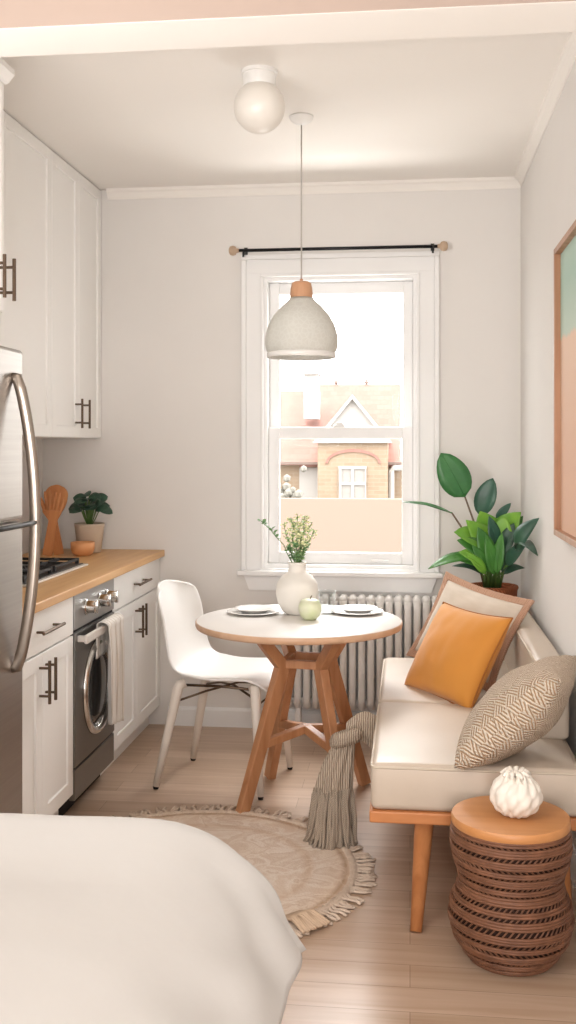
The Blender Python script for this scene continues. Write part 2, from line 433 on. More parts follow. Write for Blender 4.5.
# ------------------------------------------------------------------ outside
struct('ground', box(-40, 40, 6.5, 80, -4.2, -4), 'xground')
bm = box(-14, 14, 20, 20.3, -4, .48)
g = obj('garden_wall', bm, 'xpeach'); tag(g, 'plain peach rendered wall outside, filling the lower part of the window view', 'wall')
HX = -2.2; HY = 40
hs = thing('house', 'brick house with salmon tiled roof and white gable seen through the window', 'house', (HX, HY, -4))
def hobj(n, bm, m, par=None, **k):
    o = obj(n, bm, m, None, **k); o.parent = par or hs
    if not par: o.location = (-HX, -HY, 4)
    return o
def hpt(px, py, y=HY):   # metric position of a house corner surveyed from the room
    a = (px-288)/1050; th = math.atan(122/1050); d = (-math.sin(th)+math.cos(th)*a, math.cos(th)+math.sin(th)*a, (447-py)/1050)
    return (d[0]*y/d[1], 1.47+d[2]*y/d[1])
X_ = lambda px: hpt(px, 447)[0]
Z_ = lambda py: hpt(340, py)[1]
hobj('wall', box(X_(240), X_(440), HY+.6, HY+6, -4, Z_(463)), 'xbrick')
bm = bmesh.new(); prism(bm, [(HY+.1, Z_(465)), (HY+4.2, Z_(387)+.35), (HY+8.3, Z_(465)), (HY+8.3, Z_(467)), (HY+.1, Z_(467))], 'x', X_(299), X_(399.5))
hobj('roof', bm, 'xroof')
bm = bmesh.new(); prism(bm, [(HY+.15, Z_(465)), (HY+3.8, Z_(393)+.3), (HY+7.6, Z_(465))], 'x', X_(240), X_(300))
hobj('roof', bm, 'xroof')
bm = bmesh.new(); prism(bm, [(X_(319), -4), (X_(388), -4), (X_(388), Z_(441)), (X_(319), Z_(441))], 'y', HY-.6, HY+1)
hobj('bay_wall', bm, 'xbrick')
bm = bmesh.new(); prism(bm, [(X_(318), Z_(441)), (X_(390), Z_(441)), (X_(353.5), Z_(399))], 'y', HY-.62, HY+2.5)
hobj('gable', bm, 'xwhite')
bm = bmesh.new()
prism(bm, [(X_(314.5), Z_(443)), (X_(353.5), Z_(395.5)), (X_(392.5), Z_(443)), (X_(389), Z_(443)), (X_(353.5), Z_(400)), (X_(318), Z_(443))], 'y', HY-.85, HY-.6)
hobj('bargeboard', bm, 'xwhite')
hobj('cornice', box(X_(316), X_(391), HY-.8, HY-.6, Z_(443), Z_(440)), 'xwhite')
bm = bmesh.new(); bx(bm, X_(300.5), X_(315.5), HY+1.2, HY+2.2, Z_(418), Z_(389)); bx(bm, X_(300.9), X_(315.1), HY+1.25, HY+2.15, Z_(389), Z_(372)); bx(bm, X_(299.9), X_(316), HY+1.1, HY+2.3, Z_(372), Z_(370))
hobj('chimney', bm, 'xwhite')
for px, h in ((328.5, 376), (362, 380)):
    bm = bmesh.new(); lathe(bm, [(.0, 0), (.12, 0), (.12, .15), (.05, .2), (.05, .4), (.1, .45), (.02, .6), (0, .7)], 10, (X_(px), HY+4.2, Z_(388)))
    hobj('finial', bm, 'xgutter')
bm = bmesh.new(); ax, az = X_(354), Z_(463)
prism(bm, [(ax+.95*math.cos(PI*k/16), az+.42*math.sin(PI*k/16)) for k in range(17)]+[(ax+1.04*math.cos(PI*k/16), az+.56*math.sin(PI*k/16)-.02) for k in range(16, -1, -1)], 'y', HY-.66, HY-.59)
hobj('brick_arch', bm, 'xroof')
def hwin(x0, x1, y0, y1, y, nm='window', cols=2, rows=2):
    bm = bmesh.new(); a, b, c, d = X_(x0), X_(x1), Z_(y1), Z_(y0); f = .1
    bx(bm, a-.01, b+.01, y-.09, y+.05, d-f, d+.01); bx(bm, a-.01, b+.01, y-.09, y+.05, c-.01, c+f)
    for i in range(cols+1): x = a+(b-a)*i/cols; bx(bm, max(a, x-f/2), min(b, x+f/2) if i else a+f, y-.08, y+.05, c, d)
    for i in range(1, rows): z = c+(d-c)*i/rows; bx(bm, a, b, y-.085, y+.04, z-f/2, z+f/2)
    w = hobj(nm, bm, 'xwhite'); hobj('pane', box(a+.02, b-.02, y-.02, y, c+.02, d-.02), 'xglass', w)
hwin(340, 367, 466, 500, HY-.62)
hwin(301, 311, 470, 494, HY+.6, 'door', 1, 1)
hobj('rendered_panel', box(X_(298), X_(317), HY+.5, HY+.6, -4, Z_(468)), 'xwhite')
for e0, e1 in ((240, 319), (387, 402)): hobj('gutter', box(X_(e0), X_(e1), HY-.1, HY+.1, Z_(464.5), Z_(462)), 'xgutter')
bm = bmesh.new(); tube(bm, [(X_(402), HY-.1, Z_(468)), (X_(394), HY-.1, Z_(468)), (X_(391.5), HY-.1, Z_(471)), (X_(391), HY-.1, -4)], .11, 8)
hobj('downpipe', bm, 'xwhite')
bm = bmesh.new(); rb = random.Random(3)
for k in range(46): ico(bm, (X_(289)+rb.gauss(0, .45), 37+rb.gauss(0, .3), Z_(500)+abs(rb.gauss(0, .35))), rb.uniform(.1, .2), 1)
bx(bm, X_(289)-.1, X_(289)+.1, 36.9, 37.1, -4, Z_(500))
o = obj('shrub', bm, 'xbush'); tag(o, 'pale leafy shrub outside the window in front of the brick house', 'shrub')

# ------------------------------------------------------------------ kitchen
def bar_handle(par, p, q, out, r=.006, m='bronze'):
    # bar pull from p to q standing off along +x by out
    p, q = Vector(p), Vector(q); d = (q-p).normalized()
    bm = bmesh.new(); a, b = p+Vector((out, 0, 0)), q+Vector((out, 0, 0))
    tube(bm, [a-d*.012, b+d*.012], r, 10)
    for e in (p+d*.015, q-d*.015): tube(bm, [e, e+Vector((out, 0, 0))], r*.8, 8)
    return obj('handle', bm, m, par, smooth=False)
def shaker(name, par, x, y0, y1, z0, z1, fr=.06, th=.02, rec=.009, m='cab', mid=False):
    bm = bmesh.new(); b = .0025
    bx(bm, x-th, x, y0, y0+fr, z0, z1, bev=b); bx(bm, x-th, x, y1-fr, y1, z0, z1, bev=b)
    bx(bm, x-th, x, y0+fr-.002, y1-fr+.002, z0, z0+fr, bev=b); bx(bm, x-th, x, y0+fr-.002, y1-fr+.002, z1-fr, z1, bev=b)
    bx(bm, x-th, x-rec, y0+fr-.004, y1-fr+.004, z0+fr-.004, z1-fr+.004)
    return obj(name, bm, m, par)
XF = -1.315   # base fronts
def base_cabinet(y0, y1, ysplit, label):
    t = thing('base_cabinet', label, 'cabinet', (XL, y0, 0), 0)
    dx, dy = -XL, -y0
    r = t
    def L(b): bmesh.ops.translate(b, verts=b.verts, vec=(dx, dy, 0)); return b
    o = obj('carcass', L(box(XL+.005, XF-.021, y0+.002, y1-.002, .1, .89)), 'cab', r)
    obj('plinth', L(box(XL+.02, XF-.06, y0+.003, y1-.003, 0, .1)), 'cab', r)
    g = .0025
    d = obj('drawer', L(box(XF-.02, XF, y0+g, y1-g, .735, .886, bev=.003)), 'cab', r)
    ym = (y0+y1)/2
    h = bar_handle(d, (XF+dx, ym-.1+dy, .812), (XF+dx, ym+.1+dy, .812), .035)
    for a, b, hy in ((y0+g, ysplit-g/2, ysplit-.032), (ysplit+g/2, y1-g, ysplit+.032)):
        dd = shaker('door', None, XF, a, b, .105, .728); dd.parent = r
        for v in dd.data.vertices: v.co += Vector((dx, dy, 0))
        bar_handle(dd, (XF+dx, hy+dy, .565), (XF+dx, hy+dy, .695), .038)
    return t
base_cabinet(3.36, 4.005, 3.655, 'white shaker base cabinet between the fridge and the oven')
base_cabinet(4.565, YB-.004, 4.975, 'white shaker base cabinet between the oven and the back wall')

# oven
ov = thing('oven', 'slim steel oven with round porthole door and three knobs', 'oven', (XL, 4.01, 0))
dx, dy = -XL, -4.01
def L(b, v=(dx, dy, 0)): bmesh.ops.translate(b, verts=b.verts, vec=v); return b
Y0, Y1 = 4.008, 4.562
obj('body', L(box(XL+.005, XF-.02, Y0, Y1, .09, .89)), 'oven', ov)
obj('plinth', L(box(XL+.02, XF-.06, Y0, Y1, 0, .09)), 'dark', ov)
pn = obj('control_panel', L(box(XF-.02, XF+.004, Y0, Y1, .748, .887, bev=.003)), 'oven_panel', ov)
dr = obj('door', L(box(XF-.02, XF+.006, Y0, Y1, .205, .736, bev=.004)), 'oven', ov)
obj('drawer', L(box(XF-.02, XF+.004, Y0, Y1, .075, .195, bev=.004)), 'oven', ov)
obj('seam_gasket', L(box(XF-.019, XF-.004, Y0+.002, Y1-.002, .19, .752)), 'dark', ov)
RX = Matrix.Rotation(PI/2, 4, 'Y')
for y in (4.15, 4.335, 4.445):
    bm = bmesh.new(); lathe(bm, [(0, 0), (.033, 0), (.033, .006), (.027, .01), (.024, .042), (.02, .046), (0, .046)], 24)
    bx(bm, -.026, .026, -.005, .005, .04, .052, bev=.002)
    bmesh.ops.transform(bm, matrix=Matrix.Translation((XF+.004+dx, y+dy, .82)) @ RX, verts=bm.verts)
    auto(obj('knob', bm, 'chrome', ov))
pc = Vector((XF+.006+dx, 4.305+dy, .465))
bm = bmesh.new(); lathe(bm, [(.165, 0), (.2, 0), (.2, .006), (.192, .016), (.176, .018), (.166, .008), (.165, 0)], 48)
bmesh.ops.transform(bm, matrix=Matrix.Translation(pc) @ RX, verts=bm.verts); rg = obj('porthole_ring', bm, 'chrome', ov, smooth=True)
bm = bmesh.new(); lathe(bm, [(0, .012), (.06, .011), (.12, .007), (.166, .001), (.166, -.004), (0, -.004)], 48)
bmesh.ops.transform(bm, matrix=Matrix.Translation(pc) @ RX, verts=bm.verts); obj('porthole_glass', bm, 'ovenglass', ov, smooth=True)
bm = bmesh.new(); hz = .71
bx(bm, XF+.034, XF+.05, 4.03, 4.545, hz-.02, hz+.016, bev=.006)
for y in (4.05, 4.525): bx(bm, XF+.004, XF+.04, y-.012, y+.012, hz-.014, hz+.01, bev=.004)
obj('handle', L(bm), 'hobrim', dr)
# tea towel over the oven handle
def tow(u, v):
    # u across, v along length: back flap up, over the bar, front flap down
    s = v*.62; y = 4.235+u*.26 + .012*math.sin(v*5+u*3)
    fold = .012*math.sin(u*PI*7+v*1.5)
    if s < .14: x = XF+.021+.002*math.sin(u*22); z = hz+.02-(.14-s)
    elif s < .20:
        a = PI*(s-.14)/.06; x = XF+.042-.021*math.cos(a); z = hz+.02+.012*math.sin(a)
    else:
        k = (s-.20)/.42; x = XF+.064+fold*min(1, k*3+.2)+.006; z = hz+.02-(s-.2)*(1-.12*u*0)
        y += (.5-u)*.07*k*1.2; z -= .03*u*k
    return (x, y, z)
bm = grid(tow, 40, 50); o = obj('tea_towel', bm, 'towel', smooth=True)
mod(o, 'SOLIDIFY', thickness=.004, offset=0); tag(o, 'cream striped tea towel hanging over the oven handle', 'towel')

# worktop, hob
obj_w = obj('worktop', box(XL+.002, -1.29, 3.33, YB-.002, .892, .926, bev=.004), 'counter'); tag(obj_w, 'butcher block worktop running over the base cabinets and oven', 'worktop')
hb = thing('gas_hob', 'black gas hob with cast iron grates set into the wooden worktop', 'hob', (-1.68, 4.3, .926))
bm = bmesh.new(); bx(bm, -.215, .215, -.38, .38, .0005, .010, bev=.004); obj('rim', bm, 'hobrim', hb)
bm = bmesh.new(); bx(bm, -.2, .195, -.365, .365, .008, .013, bev=.002); obj('plate', bm, 'hob', hb)
for bxx, byy in ((-.1, -.18), (.09, -.18), (-.1, .18), (.09, .18)):
    bm = bmesh.new(); lathe(bm, [(0, .012), (.045, .012), (.045, .022), (.03, .024), (.03, .03), (0, .03)], 20, (bxx, byy, 0)); obj('burner', bm, 'castiron', hb)
for sy in (-1, 1):
    bm = bmesh.new(); cy = sy*.18
    for x in (-.185, .175): bx(bm, x-.006, x+.006, cy-.16, cy+.16, .026, .038, bev=.002)
    for y in (-.16, .16, 0): bx(bm, -.185, .175, cy+y-.006, cy+y+.006, .026, .038, bev=.002)
    for x in (-.1, .09):
        bx(bm, x-.005, x+.005, cy-.15, cy+.15, .026, .04, bev=.002)
    for x in (-.185, .175):
        for y in (-.155, .155): bx(bm, x-.008, x+.008, cy+y-.008, cy+y+.008, .012, .04, bev=.002)
    for x in (-.1, .09):
        for y in (-.08, .08): bx(bm, x-.006, x+.006, cy+y-.006, cy+y+.006, .036, .048, bev=.002)
    obj('grate', bm, 'castiron', hb)

# upper cabinets
def upper(y0, y1, x, z0, z1, split, hz0, hz1, label, hl=(-.032, .032), fr=.055, out=.035):
    t = thing('wall_cabinet', label, 'cabinet', (XL, y0, z0)); d = (-XL, -y0, -z0)
    obj('carcass', L(box(XL+.002, x-.021, y0+.001, y1-.001, z0, z1), d), 'cab', t)
    seg = [(y0+.0015, y1-.0015)] if split is None else [(y0+.0015, split-.0012), (split+.0012, y1-.0015)]
    for i, (a, b) in enumerate(seg):
        dd = shaker('door', t, x, a, b, z0+.002, z1-.004, fr=min(fr, (b-a)*.3))
        for v in dd.data.vertices: v.co += Vector(d)
        if hz0 is not None:
            hy = (split if split else y0)+hl[i if split is not None else 0]
            bar_handle(dd, Vector((x, hy, hz0))+Vector(d), Vector((x, hy, hz1))+Vector(d), out)
    return t
upper(4.672, YB-.003, -1.635, 1.515, ZC-.002, 5.07, 1.575, 1.695, 'tall white wall cabinet in the corner by the back wall, with two bar handles', (-.06, .06))
upper(3.45, 4.668, -1.635, 1.515, ZC-.002, 4.06, None, None, 'wide white wall cabinet between the fridge cabinet and the corner cabinet')
of = upper(2.97, 3.262, -1.302, 1.905, 2.645, 3.163, 1.945, 2.055, 'deep white cabinet mounted above the refrigerator', (-.035, .045), out=.055)
bm = bmesh.new()
prism(bm, [(-1.302, 2.645), (-1.29, 2.65), (-1.272, 2.672), (-1.272, 2.69), (XL+.002, 2.69), (XL+.002, 2.645)], 'y', 2.965, 3.275)
o = obj('cornice', L(bm, (-XL, -2.97, -1.905)), 'cab', of)
fl = struct('trim_4', box(XL+.001, -1.66, 3.264, 3.446, 1.515, ZC-.002), 'cab')

# refrigerator
fr = thing('refrigerator', 'stainless steel refrigerator with long curved handle beside the white base cabinet', 'refrigerator', (XL, 2.57, 0)); d = (-XL, -2.57, 0)
obj('body', L(box(XL+.01, -1.262, 2.575, 3.165, .03, 1.765, bev=.006), d), 'steel', fr)
obj('door', L(box(-1.257, -1.2, 2.575, 3.165, 1.246, 1.772, bev=.012, seg=3), d), 'steel', fr)
obj('door', L(box(-1.257, -1.2, 2.575, 3.165, .06, 1.238, bev=.012, seg=3), d), 'steel', fr)
bm = bmesh.new(); bx(bm, XL+.05, -1.28, 2.6, 3.14, 0, .035); obj('base', L(bm, d), 'dark', fr)
hp = []
for k in range(25):
    t_ = k/24; z = .80+t_*.88; b = math.sin(PI*t_)**.75
    hp.append((-1.198+.012+.058*b-1e-3, 3.075, z))
bm = tub([(-1.205, 3.075, .80)]+hp+[(-1.205, 3.075, 1.68)], .014, 10, flat=1.3)
obj('handle', L(bm, d), 'handle', fr, smooth=True)
bm = bmesh.new(); tube(bm, [(-1.202, 2.66, 1.242), (-1.135, 2.69, 1.242), (-1.125, 2.8, 1.242), (-1.122, 3.0, 1.242), (-1.128, 3.08, 1.242)], .008, 8)
obj('cross_handle', L(bm, d), 'black', fr, smooth=True)

# counter objects
def spatula(name, label, loc, rx, rz, slots, hw, hl, ry=0):
    # flat wooden utensil, handle at the bottom (z=0), head at the top; lies in local xz plane
    bm = bmesh.new()
    hh = .17; N = 20
    def outline(z):
        if z < .02: return .02
        if z < hh: return .021-.003*(z/hh)
        k = (z-hh)/hl
        return .018+(hw-.018)*math.sin(min(1, k*1.7)*PI/2) if k < .7 else hw*math.sqrt(max(.02, 1-((k-.7)/.3)**2))
    L_ = [(hh+hl)*i/(N*2) for i in range(N*2+1)]
    poly = [(outline(z), z) for z in L_]+[(-outline(z), z) for z in reversed(L_)]
    if not slots: prism(bm, poly, 'y', -.006, .006)
    else:
        pol2 = [(outline(z), z) for z in L_ if z <= hh+hl*.35]+[(-outline(z), z) for z in reversed(L_) if z <= hh+hl*.35]
        prism(bm, pol2, 'y', -.006, .006)
        zc = hh+hl*.33
        for i in range(4):
            x = -hw+hw*.25+i*hw*.5; top = hh+hl*(1-.12*abs(i-1.5)**1.5)
            tube(bm, [(x*.85, 0, zc), (x*.97, 0, (zc+top)/2), (x*1.02, 0, top-.02), (x*1.02, 0, top)], [hw*.2, hw*.22, hw*.2, hw*.1], 8)
    o = auto(obj(name, bm, 'uten', loc=loc, rot=(rx, ry, rz))); o.scale = (1.18, 1, 1.08); return tag(o, label, 'utensil')
rzu = .95
spatula('wooden_spoon', 'solid wooden spoon leaning on the wall, rearmost of the utensils', (-1.835, 5.19, .928), -.12, 0, False, .05, .155, .10)
spatula('wooden_fork', 'slotted wooden server upright in front of the solid spoon', (-1.755, 5.12, .928), -.08, 0, True, .043, .14, -.22)
spatula('wooden_fork', 'slotted wooden server slanting across the others beside the small bowl', (-1.80, 5.07, .928), -.04, 0, True, .036, .13, .16)
bm = bmesh.new(); lathe(bm, [(0, 0), (.035, 0), (.05, .01), (.06, .035), (.06, .068), (.054, .068), (.052, .035), (.04, .014), (0, .012)], 32)
o = obj('small_bowl', bm, 'bowl', smooth=True, loc=(-1.63, 5.11, .926)); tag(o, 'small terracotta coloured bowl on the worktop in front of the beige plant pot', 'bowl')

def leaf(bm, base, tip, w, up, curl=.15, n=9, cup=.12, pw=.75, pt=1.0):
    # blade from base to tip, width w, up = blade normal
    base, tip = Vector(base), Vector(tip); d = tip-base; ln = d.length; d.normalize()
    u = Vector(up)-d*Vector(up).dot(d); u = u.normalized() if u.length > 1e-4 else Vector((1, 0, 0)); s = d.cross(u)
    rows = []
    for i in range(n+1):
        t = i/n; wd = w/2*(math.sin(PI*t**pw)**pt) if 0 < t < 1 else .0008
        c = base+d*ln*t+u*(curl*ln*math.sin(PI*t))
        rows.append([bm.verts.new(c+s*wd*k+u*(cup*wd*abs(k)**1.5)) for k in (-1, -.5, 0, .5, 1)])
    for a, b in zip(rows, rows[1:]):
        for k in range(4): bm.faces.new((a[k], a[k+1], b[k+1], b[k]))
pl = thing('potted_plant', 'small round-leaved plant in a beige pot on the worktop', 'plant', (-1.645, 5.27, .926))
bm = bmesh.new(); lathe(bm, [(0, 0), (.055, 0), (.06, .006), (.076, .135), (.078, .15), (.07, .15), (.068, .125), (0, .12)], 32); obj('pot', bm, 'pot', pl, smooth=True)
r2 = random.Random(11); bs = bmesh.new()
for k in range(24):
    a = k*2.4; rr = .012+.072*math.sqrt((k+.5)/24); h = .16+.125*(1-(rr/.11)**2)+r2.uniform(-.015, .02)
    c = Vector((rr*math.cos(a), rr*math.sin(a), h)); dirv = Vector((math.cos(a), math.sin(a), r2.uniform(-.4, .4))).normalized()
    nrm = Vector((math.cos(a)*.7, math.sin(a)*.7-.5, .6))
    bm = bmesh.new(); leaf(bm, c-dirv*.03, c+dirv*.042, .066, nrm, .08, 8, .1, .9, .6); o = obj('leaf', bm, 'leafd', pl, smooth=True); mod(o, 'SOLIDIFY', thickness=.001)
    tube(bs, [(0, 0, .12), (c.x*.4, c.y*.4, .12+(h-.12)*.6), c-dirv*.028], .0025, 5)
obj('stem', bs, 'stem', pl, smooth=True)

# ------------------------------------------------------------------ dining table
TX, TY = -.462, 4.37
LX = .03   # the leg frame sits a little off the top's centre
dt = thing('dining_table', 'round white topped dining table with angled wooden legs', 'table', (TX, TY, 0))
bm = bmesh.new(); lathe(bm, [(0, .718), (.415, .718), (.428, .722), (.432, .73), (.432, .744), (.43, .747), (0, .747)], 80); auto(obj('tabletop', bm, 'edgewood', dt), 50)
bm = bmesh.new(); lathe(bm, [(0, .746), (.427, .746), (.427, .7485), (.425, .75), (0, .75)], 80); o = auto(obj('top_surface', bm, 'laminate', dt), 50); o['label'] = 'white laminate surface'
angs = [math.radians(a) for a in (222, 126, 305, 42)]
def P(a, r, z): return Vector((LX+r*math.cos(a), r*math.sin(a), z))
for a in angs:
    bm = bmesh.new(); tg = (-math.sin(a), math.cos(a), 0)
    bar(bm, P(a, .318, 0), P(a, .118, .578), .05, .036, tg, .056, .04, ext=0)
    bar(bm, P(a, .118, .565), P(a, .25, .72), .05, .04, tg, .045, .036, ext=0)
    for v in bm.verts: v.co.z = max(v.co.z, .0)
    obj('leg', bm, 'tablewood', dt)
for i in range(4):
    o4 = sorted(angs)
    a, b = o4[i], o4[(i+1) % 4]; bm = bmesh.new(); bar(bm, P(a, .115, .578), P(b, .115, .578), .03, .034); obj('upper_stretcher', bm, 'tablewood', dt)
def rz_(z): return .318-(.2)*z/.578
for a, b in ((angs[0], angs[3]), (angs[1], angs[2])):
    bm = bmesh.new(); c = Vector((LX, 0, .295))
    bar(bm, P(a, rz_(.262), .262), c, .036, .034, ext=.004); bar(bm, c, P(b, rz_(.262), .262), .036, .034, ext=.004); obj('cross_brace', bm, 'tablewood', dt)

# ------------------------------------------------------------------ shell chair
ch = thing('dining_chair', 'white plastic shell chair pulled up to the round table', 'chair', (-.79, 4.585, 0), math.radians(-10))
prof = [(-.325, .868), (-.318, .83), (-.296, .75), (-.268, .66), (-.238, .58), (-.198, .515), (-.14, .478), (-.08, .461), (0, .456), (.09, .46), (.17, .462), (.215, .455), (.238, .435)]
def smooth_prof(t):
    f = t*(len(prof)-1); i = min(int(f), len(prof)-2); k = f-i
    p = [prof[max(0, min(len(prof)-1, i+j))] for j in (-1, 0, 1, 2)]
    return tuple(.5*(2*p[1][q]+(p[2][q]-p[0][q])*k+(2*p[0][q]-5*p[1][q]+4*p[2][q]-p[3][q])*k*k+(3*p[1][q]-p[0][q]-3*p[2][q]+p[3][q])*k**3) for q in (0, 1))
def shell(u, v):
    s = 2*u-1; x, z = smooth_prof(v)
    hw = .222+.015*min(1, v/.55)-.035*max(0, (v-.75)/.25)**2
    if v < .16: hw *= (1-(1-v/.16)**2.6*.34)
    if v > .9: hw *= 1-((v-.9)/.1)**2*.12
    back = max(0, 1-v/.5); seat = min(1, max(0, (v-.35)/.2))
    e = abs(s)**2.4
    x += .065*e*min(1, back*1.6)+.02*e*seat*0; z += .03*e*seat*max(0, 1-max(0, (v-.8)/.2)*1.3)
    if v < .16: z -= .028*abs(s)**3*(1-v/.16)
    return (x, s*hw, z)
bm = grid(shell, 25, 61); o = obj('seat_shell', bm, 'white', ch, smooth=True); mod(o, 'SOLIDIFY', thickness=.012, offset=-1); mod(o, 'SUBSURF', levels=1, render_levels=1)
for sx, sy in ((-1, -1), (-1, 1), (1, -1), (1, 1)):
    top = Vector((-.15 if sx < 0 else .155, sy*.155, .452)); kn = Vector((-.178 if sx < 0 else .175, sy*.172, .425)); ft = Vector((-.262 if sx < 0 else .212, sy*.215, .012))
    bm = tub([top, (top+kn)/2+Vector((sx*.008, sy*.004, .004)), kn, kn.lerp(ft, .5), ft], [.02, .022, .0225, .019, .0135], 14)
    lg = obj('leg', bm, mat('chair_leg_wood', '#e6dcd1', .5) if 'chair_leg_wood' not in bpy.data.materials else bpy.data.materials['chair_leg_wood'], ch, smooth=True)
    bm = bmesh.new(); lathe(bm, [(0, 0), (.011, 0), (.0125, .012), (0, .013)], 14, (ft.x, ft.y, 0)); obj('foot_glide', bm, 'dark', lg)
bm = bmesh.new()
for sy in (-1, 1):
    tube(bm, [(-.19, sy*.175, .37), (-.08, sy*.09, .405), (.03, -sy*.03, .425), (.178, -sy*.17, .40)], .005, 8)
    tube(bm, [(-.15, sy*.15, .44), (0, sy*.12, .437), (.15, sy*.15, .44)], .006, 8)
tube(bm, [(.18, -.17, .375), (.185, 0, .385), (.18, .17, .375)], .004, 8)
obj('wire_brace', bm, 'bronze', ch, smooth=True)

# ------------------------------------------------------------------ on the table
TT = .75
vs = thing('vase', 'round white ceramic vase in the middle of the table', 'vase', (-.484, 4.51, TT))
bm = bmesh.new()
lathe(bm, [(0, 0), (.045, 0), (.06, .008), (.083, .045), (.093, .09), (.088, .13), (.068, .162), (.044, .178), (.037, .19), (.037, .215), (.04, .222), (.034, .222), (.031, .19), (.04, .17), (.075, .13), (.08, .09), (.06, .03), (0, .015)], 48)
obj('body', bm, 'vase', vs, smooth=True)
bm = bmesh.new(); lathe(bm, [(.037, .213), (.0405, .218), (.041, .222), (.038, .2245), (.0335, .222)], 48); obj('rim', bm, 'vase', vs, smooth=True)
def sprig(dx_, dy_, h, label, seed, leafm='sprig', dense=1., buds=True, wiggle=.02, group='sprigs in the vase', ls=1.):
    rr = random.Random(seed); t = thing('flowering_sprig' if buds else 'leafy_sprig', label, 'sprig', (-.484, 4.51, TT+.06), 0, group)
    z0 = 0; nk = Vector((dx_*.12, dy_*.12, .155)); tip = Vector((dx_, dy_, h))
    pts = [Vector((-dx_*.1, -dy_*.1, -.03)), nk*Vector((1, 1, 1))]
    for k in range(1, 7):
        f = k/6; pts.append(nk.lerp(tip, f)+Vector((rr.uniform(-1, 1), rr.uniform(-1, 1), 0))*wiggle*.4*(f < 1)+Vector((0, 0, .05*math.sin(PI*f)*Vector((dx_, dy_)).length*3)))
    obj('stem', tub(pts, [.0022]*2+[.002]*3+[.0015]*3, 5), 'stem', t, smooth=True)
    bl = bmesh.new(); bb = bmesh.new()
    for k in range(int(30*dense)):
        f = rr.uniform(.08, 1); i = min(5, int(f*6)); c = pts[1+i].lerp(pts[2+i], f*6-i)
        a = rr.uniform(0, 2*PI); dv = Vector((math.cos(a), math.sin(a), rr.uniform(-.1, .9))).normalized(); l = rr.uniform(.012, .024)*ls
        leaf(bl, c, c+dv*l, l*.6, Vector((rr.uniform(-1, 1), rr.uniform(-1, 1), 1)), .1, 4)
        if buds and f > .3:
            c2 = c+dv*rr.uniform(.006, .026); ico(bb, c2, rr.uniform(.0035, .0065), 1)
    obj('leaves', bl, leafm, t, smooth=True)
    if buds: tag(obj('buds', bb, 'bud', t, smooth=True), kind='stuff')
    else: bb.free()
for i, (x, y, h) in enumerate(((.0, .0, .37), (.035, -.02, .36), (-.03, .02, .355), (.065, .01, .335), (-.055, -.02, .33), (.015, .04, .34), (.075, -.03, .30), (-.02, -.035, .345), (.04, .03, .355))):
    sprig(x, y, h, 'pale yellow flowering sprig in the dense bunch in the white vase', 20+i, 'sprig', 1.15)
for i, (x, y, h) in enumerate(((.05, -.03, .24), (-.045, -.03, .235), (.0, -.05, .24), (.02, .02, .25))):
    sprig(x, y, h, 'short green leafy sprig low in the mouth of the white vase', 40+i, 'sprigd', 1.2, False, group='short green sprigs in the vase')
sprig(-.155, -.04, .345, 'long green sprig leaning far out to the left of the vase', 61, 'sprigd', 1.25, False, .03, group=None, ls=1.1)

def plate(bm, r, z, h):
    lathe(bm, [(0, z), (r*.6, z), (r*.68, z+h*.25), (r*.98, z+h), (r, z+h), (r, z+h+.002), (r*.97, z+h+.003), (r*.68, z+h*.25+.004), (r*.6, z+.004), (0, z+.004)], 48)
for x, y, wh in ((-.672, 4.50, 'left of the vase, nearer the chair'), (-.228, 4.56, 'right of the drinking glass, nearer the sofa')):
    bm = bmesh.new(); plate(bm, .115, 0, .010); o = obj('dinner_plate', bm, 'porcelain', smooth=True, loc=(x, y, TT)); tag(o, 'wide white dinner plate under a smaller one, '+wh, 'plate', 'dinner plates on the table')
    bm = bmesh.new(); plate(bm, .088, 0, .016); o = obj('side_plate', bm, 'porcelain', smooth=True, loc=(x+.003, y+.004, TT+.0055)); tag(o, 'small white plate stacked on a dinner plate, '+wh, 'plate', 'small plates on the table')
ap = thing('apple', 'pale green apple in front of the white vase', 'apple', (-.415, 4.36, TT))
bm = bmesh.new(); lathe(bm, [(0, .006), (.012, .002), (.024, .001), (.04, .016), (.0485, .042), (.0475, .06), (.038, .08), (.022, .087), (.009, .082), (0, .076)], 28, wob=lambda a, z: 1+.025*math.cos(5*a)*(1 if z < .02 or z > .07 else .4))
obj('flesh', bm, mat('apple_skin', '#cfdaa9', .4, var='#e8e8d0', vscale=(14, 14, 14)), ap, smooth=True)
obj('stalk', tub([(0, 0, .074), (.002, 0, .09), (.008, .002, .1)], [.002, .0018, .0026], 6), 'stemd', ap, smooth=True)
bm = bmesh.new(); lathe(bm, [(0, 0), (.03, 0), (.033, .003), (.039, .1), (.0365, .1), (.031, .008), (0, .006)], 36)
o = obj('drinking_glass', bm, 'glass', smooth=True, loc=(-.355, 4.52, TT)); tag(o, 'clear drinking glass standing behind the apple', 'glass')

